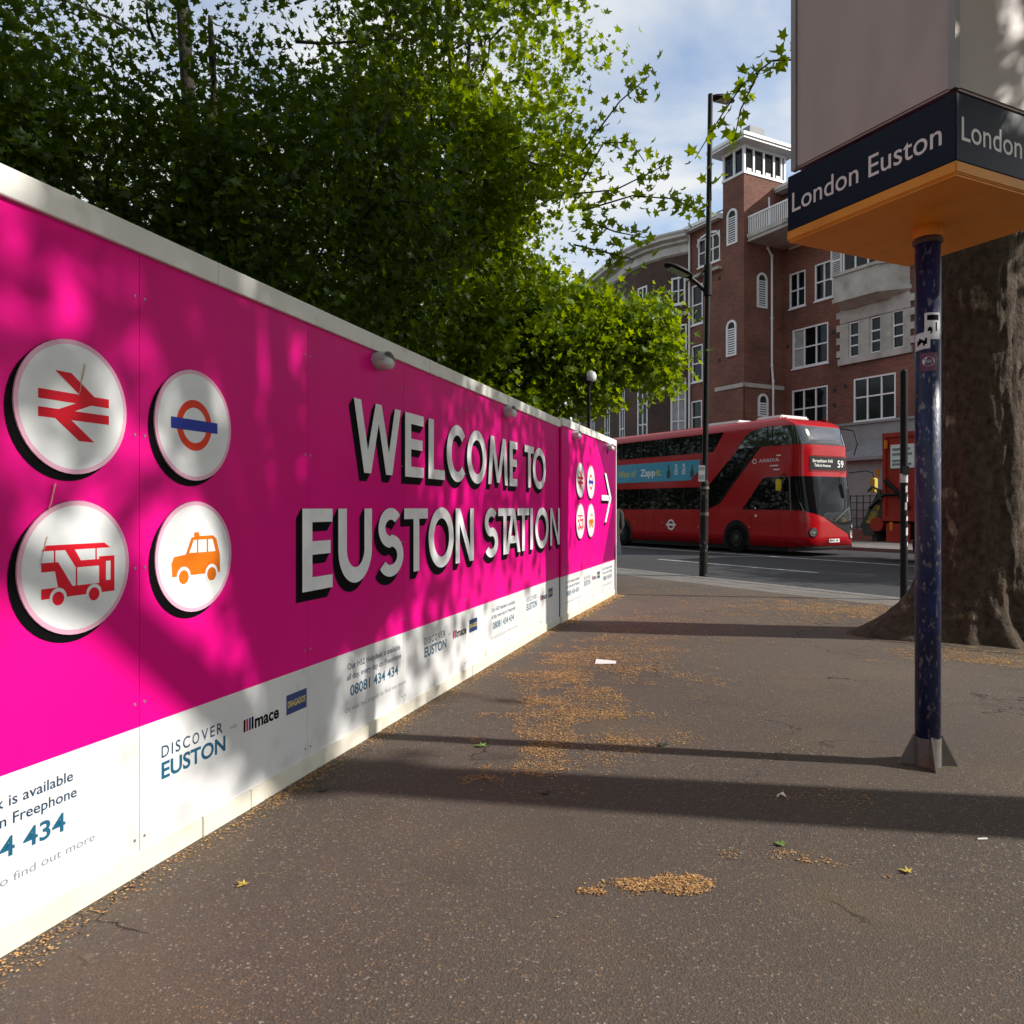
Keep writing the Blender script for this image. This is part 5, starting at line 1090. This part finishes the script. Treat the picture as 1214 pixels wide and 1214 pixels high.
tree('street_tree', 'unseen plane tree added behind the camera to block sky light', (6.3, -3.6, 0), ([(6.3, -3.6, -.1), (6.3, -3.6, 2), (6.3, -3.6, 5.2)], [.36, .32, .24]), None,
     [((5.2, -3.5, 8.2), (4.2, 3.4, 2.4), 420), ((.8, -4.5, 9.6), (4.6, 4.4, 2.4), 620), ((-4.5, -6, 8.5), (4, 4, 3), 420), ((2, -10, 7), (7, 3, 4), 620), ((8, -6, 8), (4, 3, 3), 300)], .18, M['leaf2'], None, spread=.34)  # dense unseen crown, put in to cut the sky's fill light
for i, (al, ac, lab) in enumerate([(11, -4.5, 'added plane tree by the road beyond the hoarding, nearest the lamp'), (20, -5, 'second added plane tree along the road beyond the hoarding'), (30, -5.5, 'third and farthest added plane tree along the road beyond the hoarding')]):
    q = st(al, ac); x, y = q[0], q[1]  # row put in as a dark backdrop for the bus side's reflections
    tree('plane_tree', lab, (x, y, 0), ([(x, y, -.2), (x, y, 2), (x, y, 4.5)], [.36, .3, .24]), None, [((x, y, 5.6), (3.6, 4.2, 3.0), 420), ((x-.5, y+.5, 9.0), (3.4, 4.0, 2.8), 330), ((x, y, 3.0), (2.6, 3.2, 1.2), 160)], .21, M['leaf2'], G1, spread=.40)

q = (17.2, 19.3); tree('street_tree', 'unseen plane tree added on the far pavement at right to shade the road', (q[0], q[1], 0), ([(q[0], q[1], -.1), (q[0], q[1], 2.5), (q[0], q[1], 4)], [.3, .26, .2]), None, [((q[0], q[1], 5.2), (2.8, 3.2, 1.9), 330), ((q[0]-1, q[1]-3.2, 4.9), (2.6, 2.6, 1.6), 260)], .20, M['leaf2'], None, spread=.36)  # off-view tree, put in so that the road lies in shade
hg = thing('hedge', 'long dark hedge added unseen behind the hoarding to darken bus reflections', 'hedge', st(18, -7.5), math.atan2(FS.y, FS.x))
n_ = 9000; P = np.stack([RNG.uniform(-14, 24, n_), RNG.normal(0, .45, n_), RNG.uniform(.05, 1, n_)**.8*3.4], 1); leaf_mesh('foliage', P, RNG.uniform(.18, .32, n_), RNG.uniform(0, 1, n_), M['leaf2'], hg)  # hidden foliage, added to block bright horizon in the bus windows' reflections
mb = MB()
for k in range(20): x_ = -13.5+k*1.9; mb.tube([(x_, 0, -.1), (x_+.05, 0, 1.2), (x_-.1, .1, 2.4)], [.06, .05, .02], 6)
mb.build('stems', M['branch'], hg)

# ------------------------------------------------------------------ person half hidden behind the end of the hoarding
def skin_obj(name, verts, edges, radii, root, mat, parent, sub=2):
    me = bpy.data.meshes.new(name); me.from_pydata(verts, edges, []); o = bpy.data.objects.new(name, me); COL.objects.link(o)
    md = o.modifiers.new('skin', 'SKIN'); md.use_smooth_shade = True
    if not me.skin_vertices: me.skin_vertices.new()
    for i, r in enumerate(radii): d = me.skin_vertices[0].data[i]; d.radius = (r, r) if not isinstance(r, tuple) else r; d.use_root = (i == root)
    sm = o.modifiers.new('sub', 'SUBSURF'); sm.levels = sub; sm.render_levels = sub
    dg = bpy.context.evaluated_depsgraph_get(); m2 = bpy.data.meshes.new_from_object(o.evaluated_get(dg)); bpy.data.objects.remove(o)
    m2.name = name; m2.materials.clear(); m2.materials.append(mat); q = bpy.data.objects.new(name, m2); COL.objects.link(q); q.parent = parent
    m2.polygons.foreach_set('use_smooth', [True]*len(m2.polygons)); return q
PE = thing('person', 'person in dark jacket and navy skirt half hidden behind hoarding end', 'person', (2.02, 15.8, 0), rad(25))
bv = [(0, 0, .92), (0, 0, 1.12), (0, -.01, 1.34), (0, 0, 1.46), (0, .03, 1.56), (0, .02, 1.66)]
be = [(0, 1), (1, 2), (2, 3), (3, 4), (4, 5)]; br = [(.15, .11), (.13, .10), (.16, .11), (.055, .055), (.078, .09), (.06, .075)]
for sg in (-1, 1):
    i = len(bv); dy = .16*sg
    bv += [(.09*sg, 0, .86), (.09*sg, dy*.5, .50), (.09*sg, dy*.9-.05*(sg < 0), .10), (.095*sg, dy*.9+.13, .035)]; be += [(0, i), (i, i+1), (i+1, i+2), (i+2, i+3)]; br += [.085, .058, .036, .032]
    i = len(bv); bv += [(.19*sg, 0, 1.38), (.24*sg, -.02, 1.10), (.25*sg, .10, .86), (.25*sg, .14, .78)]; be += [(2, i), (i, i+1), (i+1, i+2), (i+2, i+3)]; br += [.055, .042, .030, .034]
skin_obj('body', bv, be, br, 0, M['skin'], PE)
def lathe_el(name, prof, mat, n=24, smooth=True):
    mb = MB(); mb.add([(rx*math.cos(2*math.pi*k/n), oy+ry*math.sin(2*math.pi*k/n), z) for z, rx, ry, oy in prof for k in range(n)], [(j*n+k, j*n+(k+1) % n, (j+1)*n+(k+1) % n, (j+1)*n+k) for j in range(len(prof)-1) for k in range(n)]); return mb.build(name, mat, PE, smooth=smooth, fix=True)
lathe_el('jacket', [(.88, .20, .15, 0), (1.0, .19, .145, 0), (1.15, .185, .14, 0), (1.3, .20, .145, 0), (1.40, .18, .125, 0), (1.46, .11, .09, 0), (1.49, .075, .075, .01)], M['cloth'])
for sg in (-1, 1):
    mb = MB(); mb.tube([(.16*sg, 0, 1.40), (.215*sg, -.01, 1.34), (.25*sg, -.02, 1.10), (.255*sg, .09, .90)], [.075, .078, .062, .05], 14); mb.build('sleeve', M['cloth'], PE, smooth=True)
lathe_el('skirt', [(.52, .23, .20, 0), (.7, .215, .18, 0), (.9, .185, .14, 0), (.97, .17, .13, 0)], M['cloth2'])
lathe_el('hair', [(1.50, .095, .06, -.055), (1.58, .10, .09, -.02), (1.66, .098, .105, .0), (1.72, .075, .085, .0), (1.75, .03, .035, .0)], M['hair'])
for sg in (-1, 1):
    mb = MB(); y = .16*sg*.9-.05*(sg < 0)+.05; mb.tube([(.09*sg, y-.10, .045), (.092*sg, y, .045), (.095*sg, y+.10, .032)], [.046, .046, .036], 12); mb.build('shoe', M['shoe'], PE, smooth=True)

# ------------------------------------------------------------------ litter on the footway
def gp(px, py): Z = CAM_H*915/(py-602); return ((px-607)/915*Z, Z)
flk = []
def flakes(pts, s0, s1):
    for x, y in pts:
        kk = 1+max(0, (y-5))*.14; s0, s1 = s0*kk, s1*kk
        s_ = random.uniform(s0, s1)*.5; a = random.uniform(0, 6.3); e = random.uniform(.3, .9); z = random.uniform(.0015, .006); tl = random.uniform(-.3, .3)
        c, d = math.cos(a), math.sin(a)
        flk.append([(x+c*u*s_-d*v*s_*e, y+d*u*s_+c*v*s_*e, z+abs(u)*s_*abs(tl)) for u, v in ((-1, -.6), (.2, -1), (1, .3), (-.1, 1))])
for s_ in range(9000):       # drifted along the foot of the hoarding
    q = random.uniform(.8, 9.4); w = abs(random.gauss(0, .055))+abs(random.gauss(0, .02)); 
    if random.random() < .25+.75*abs(math.sin(q*2.3)*math.sin(q*.9+1)):
        P = HN*PD+HU*q-HN*(.014+w); flakes([(P.x, P.y)], .006, .016)
for s_ in range(1300): q = random.uniform(0, 3.5); P = p2+(Vector((math.sin(a2), math.cos(a2), 0)))*q+Vector((math.cos(a2), -math.sin(a2), 0))*(.015+abs(random.gauss(0, .08))); flakes([(P.x, P.y)], .01, .03)
for px, py, rx, ry, n in [(770, 1050, .17, .045, 1100), (692, 1058, .08, .03, 260), (948, 1015, .14, .08, 420), (655, 862, .22, .5, 4200), (690, 830, .25, .5, 3000), (640, 805, .3, .45, 2200), (700, 790, .4, .6, 4200), (740, 770, .5, .8, 3000), (770, 742, .6, .9, 1900), (700, 885, .32, .3, 1500), (660, 905, .25, .2, 700), (760, 872, .3, .25, 260), (835, 808, .10, .12, 120), (940, 882, .16, .1, 160), (980, 722, .8, .8, 4200), (1030, 728, .5, .6, 2200), (900, 728, .9, .9, 1100), (830, 708, .9, 1.2, 700), (1150, 778, .6, .22, 1800), (1205, 786, .35, .2, 1200), (975, 945, .2, .08, 120), (640, 940, .2, .1, 60)]:
    cx_, cy_ = gp(px, py)
    for k in range(int(n*10)):
        u, v = random.uniform(-2.4, 2.4), random.uniform(-2.4, 2.4); x, y = cx_+u*rx, cy_+v*ry
        if math.exp(-(u*u+v*v)*.55)+.75*MN.noise((x*3.2, y*3.2, 1.))+.45*MN.noise((x*10, y*10, 5.))+.25*MN.noise((x*28, y*28, 9.)) > .34+random.uniform(0, .38): flakes([(x, y)], *random.choice(((.003, .008), (.004, .012), (.006, .018), (.003, .009))))
for k in range(1800): x, y = random.uniform(-1.2, 4.5), random.uniform(2.6, 13); flakes([(x, y)], .004, .012)
mb = MB()
for f in flk:
    Pq = Vector((f[0][0], f[0][1], 0))-HN*PD
    if Pq.dot(HN) < -.005 and (Vector((f[0][0], f[0][1], 0))-K0).dot(RS) < -.1: mb.mi = random.choice((0, 0, 0, 1, 1, 2)); mb.poly(f)
stuff(mb.build('leaf_litter', [M['litter'], M['litter2'], M['litter3']], fix=False), 'dry orange brown seed fluff and leaf litter scattered on the footway', 'leaf litter')
x, y = gp(717, 786)
mb = MB(); mb.add([(-.10, -.06, .004), (.09, -.09, .012), (.12, .07, .006), (-.07, .10, .018), (0, 0, .010)], [(0, 1, 4), (1, 2, 4), (2, 3, 4), (3, 0, 4)]); o = mb.build('paper_sheet', M['paper'], fix=False); o.location = (x, y, 0); tag(o, 'flat white sheet of paper lying on orange litter', 'paper')
x, y = gp(925, 945)
mb = MB(); mb.add([(-.025, -.02, .004), (.0, -.005, .018), (.028, -.015, .006), (.022, .022, .02), (-.012, .012, .008)], [(0, 1, 4), (1, 2, 3), (1, 3, 4)]); o = mb.build('paper_scrap', M['paper'], fix=False); o.location = (x, y, 0); tag(o, 'crumpled white paper scrap on bare tarmac left of the sign pole', 'paper')
def fallen(px, py, mat, label, s_, rot):
    x, y = gp(px, py); mb = MB(); v = [(p[0]*s_, (p[1]-.4)*s_, .004+abs(p[2])*s_*1.6+.012*abs(p[0])) for p in LEAF]; mb.add(v, [(0, i, i % 12+1) for i in range(1, 13)])
    o = mb.build('fallen_leaf', mat, fix=False); o.location = (x, y, 0); o.rotation_euler = (0, 0, rot); tag(o, label, 'leaf', 'fallen leaves on the footway')
fallen(570, 885, M['greenleaf'], 'pale green leaf in the shade near the hoarding foot', .075, 1.4)
fallen(785, 884, M['darkleaf'], 'dark green leaf beside the thin pole shadow', .07, .3)
fallen(383, 938, M['darkleaf'], 'blackish curled leaf in shade close to the hoarding', .06, 2.0)
fallen(647, 941, M['darkleaf'], 'dark leaf at the upper edge of the wide shadow band', .06, 1.0)
fallen(925, 1002, M['greenleaf'], 'bright green leaf on small litter patch below wide shadow', .05, .6)
fallen(1074, 1034, M['yellowleaf'], 'small yellow leaf at lower right of the footway', .05, .9)
fallen(288, 1050, M['yellowleaf'], 'yellowish leaf near the front left foot of hoarding', .05, 2.5)
x, y = gp(1165, 996)
mb = MB(); mb.tube([(-.022, 0, .005), (.022, .004, .005)], .0045, 8); o = mb.build('cigarette_end', M['paper']); o.location = (x, y, 0); tag(o, 'white cigarette end lying in the wide shadow at right', 'cigarette end')

# countable pieces become parts of their own
for o in list(COL.objects):
    if o.type != 'MESH': continue
    n = o.name.split('.')[0]
    nn_ = {'screw_heads': 'screw_head', 'vent_bricks': 'vent_brick', 'window_bars': 'window_bar', 'wipers': 'wiper', 'side_lamps': 'side_lamp', 'torn_stickers': 'torn_sticker', 'hoses': 'hose', 'rust_streak': 'rust_streak', 'eaves': 'eave', 'stone_band': 'stone_band',
           'bus_symbol_wheels': 'symbol_wheel', 'taxi_symbol_wheels': 'symbol_wheel', 'wheel_gap': 'wheel_gap', 'cap_lamp': 'cap_lamp', 'corner_frame': 'corner_frame', 'windscreen_pillar': 'windscreen_pillar', 'advert_bottles': 'advert_bottle', 'strap': 'strap', 'panel_gaps': 'panel_gap', 'rear_window': 'rear_window', 'window_gap': 'window_gap'}.get(n)
    if nn_: explode(o, nn_)
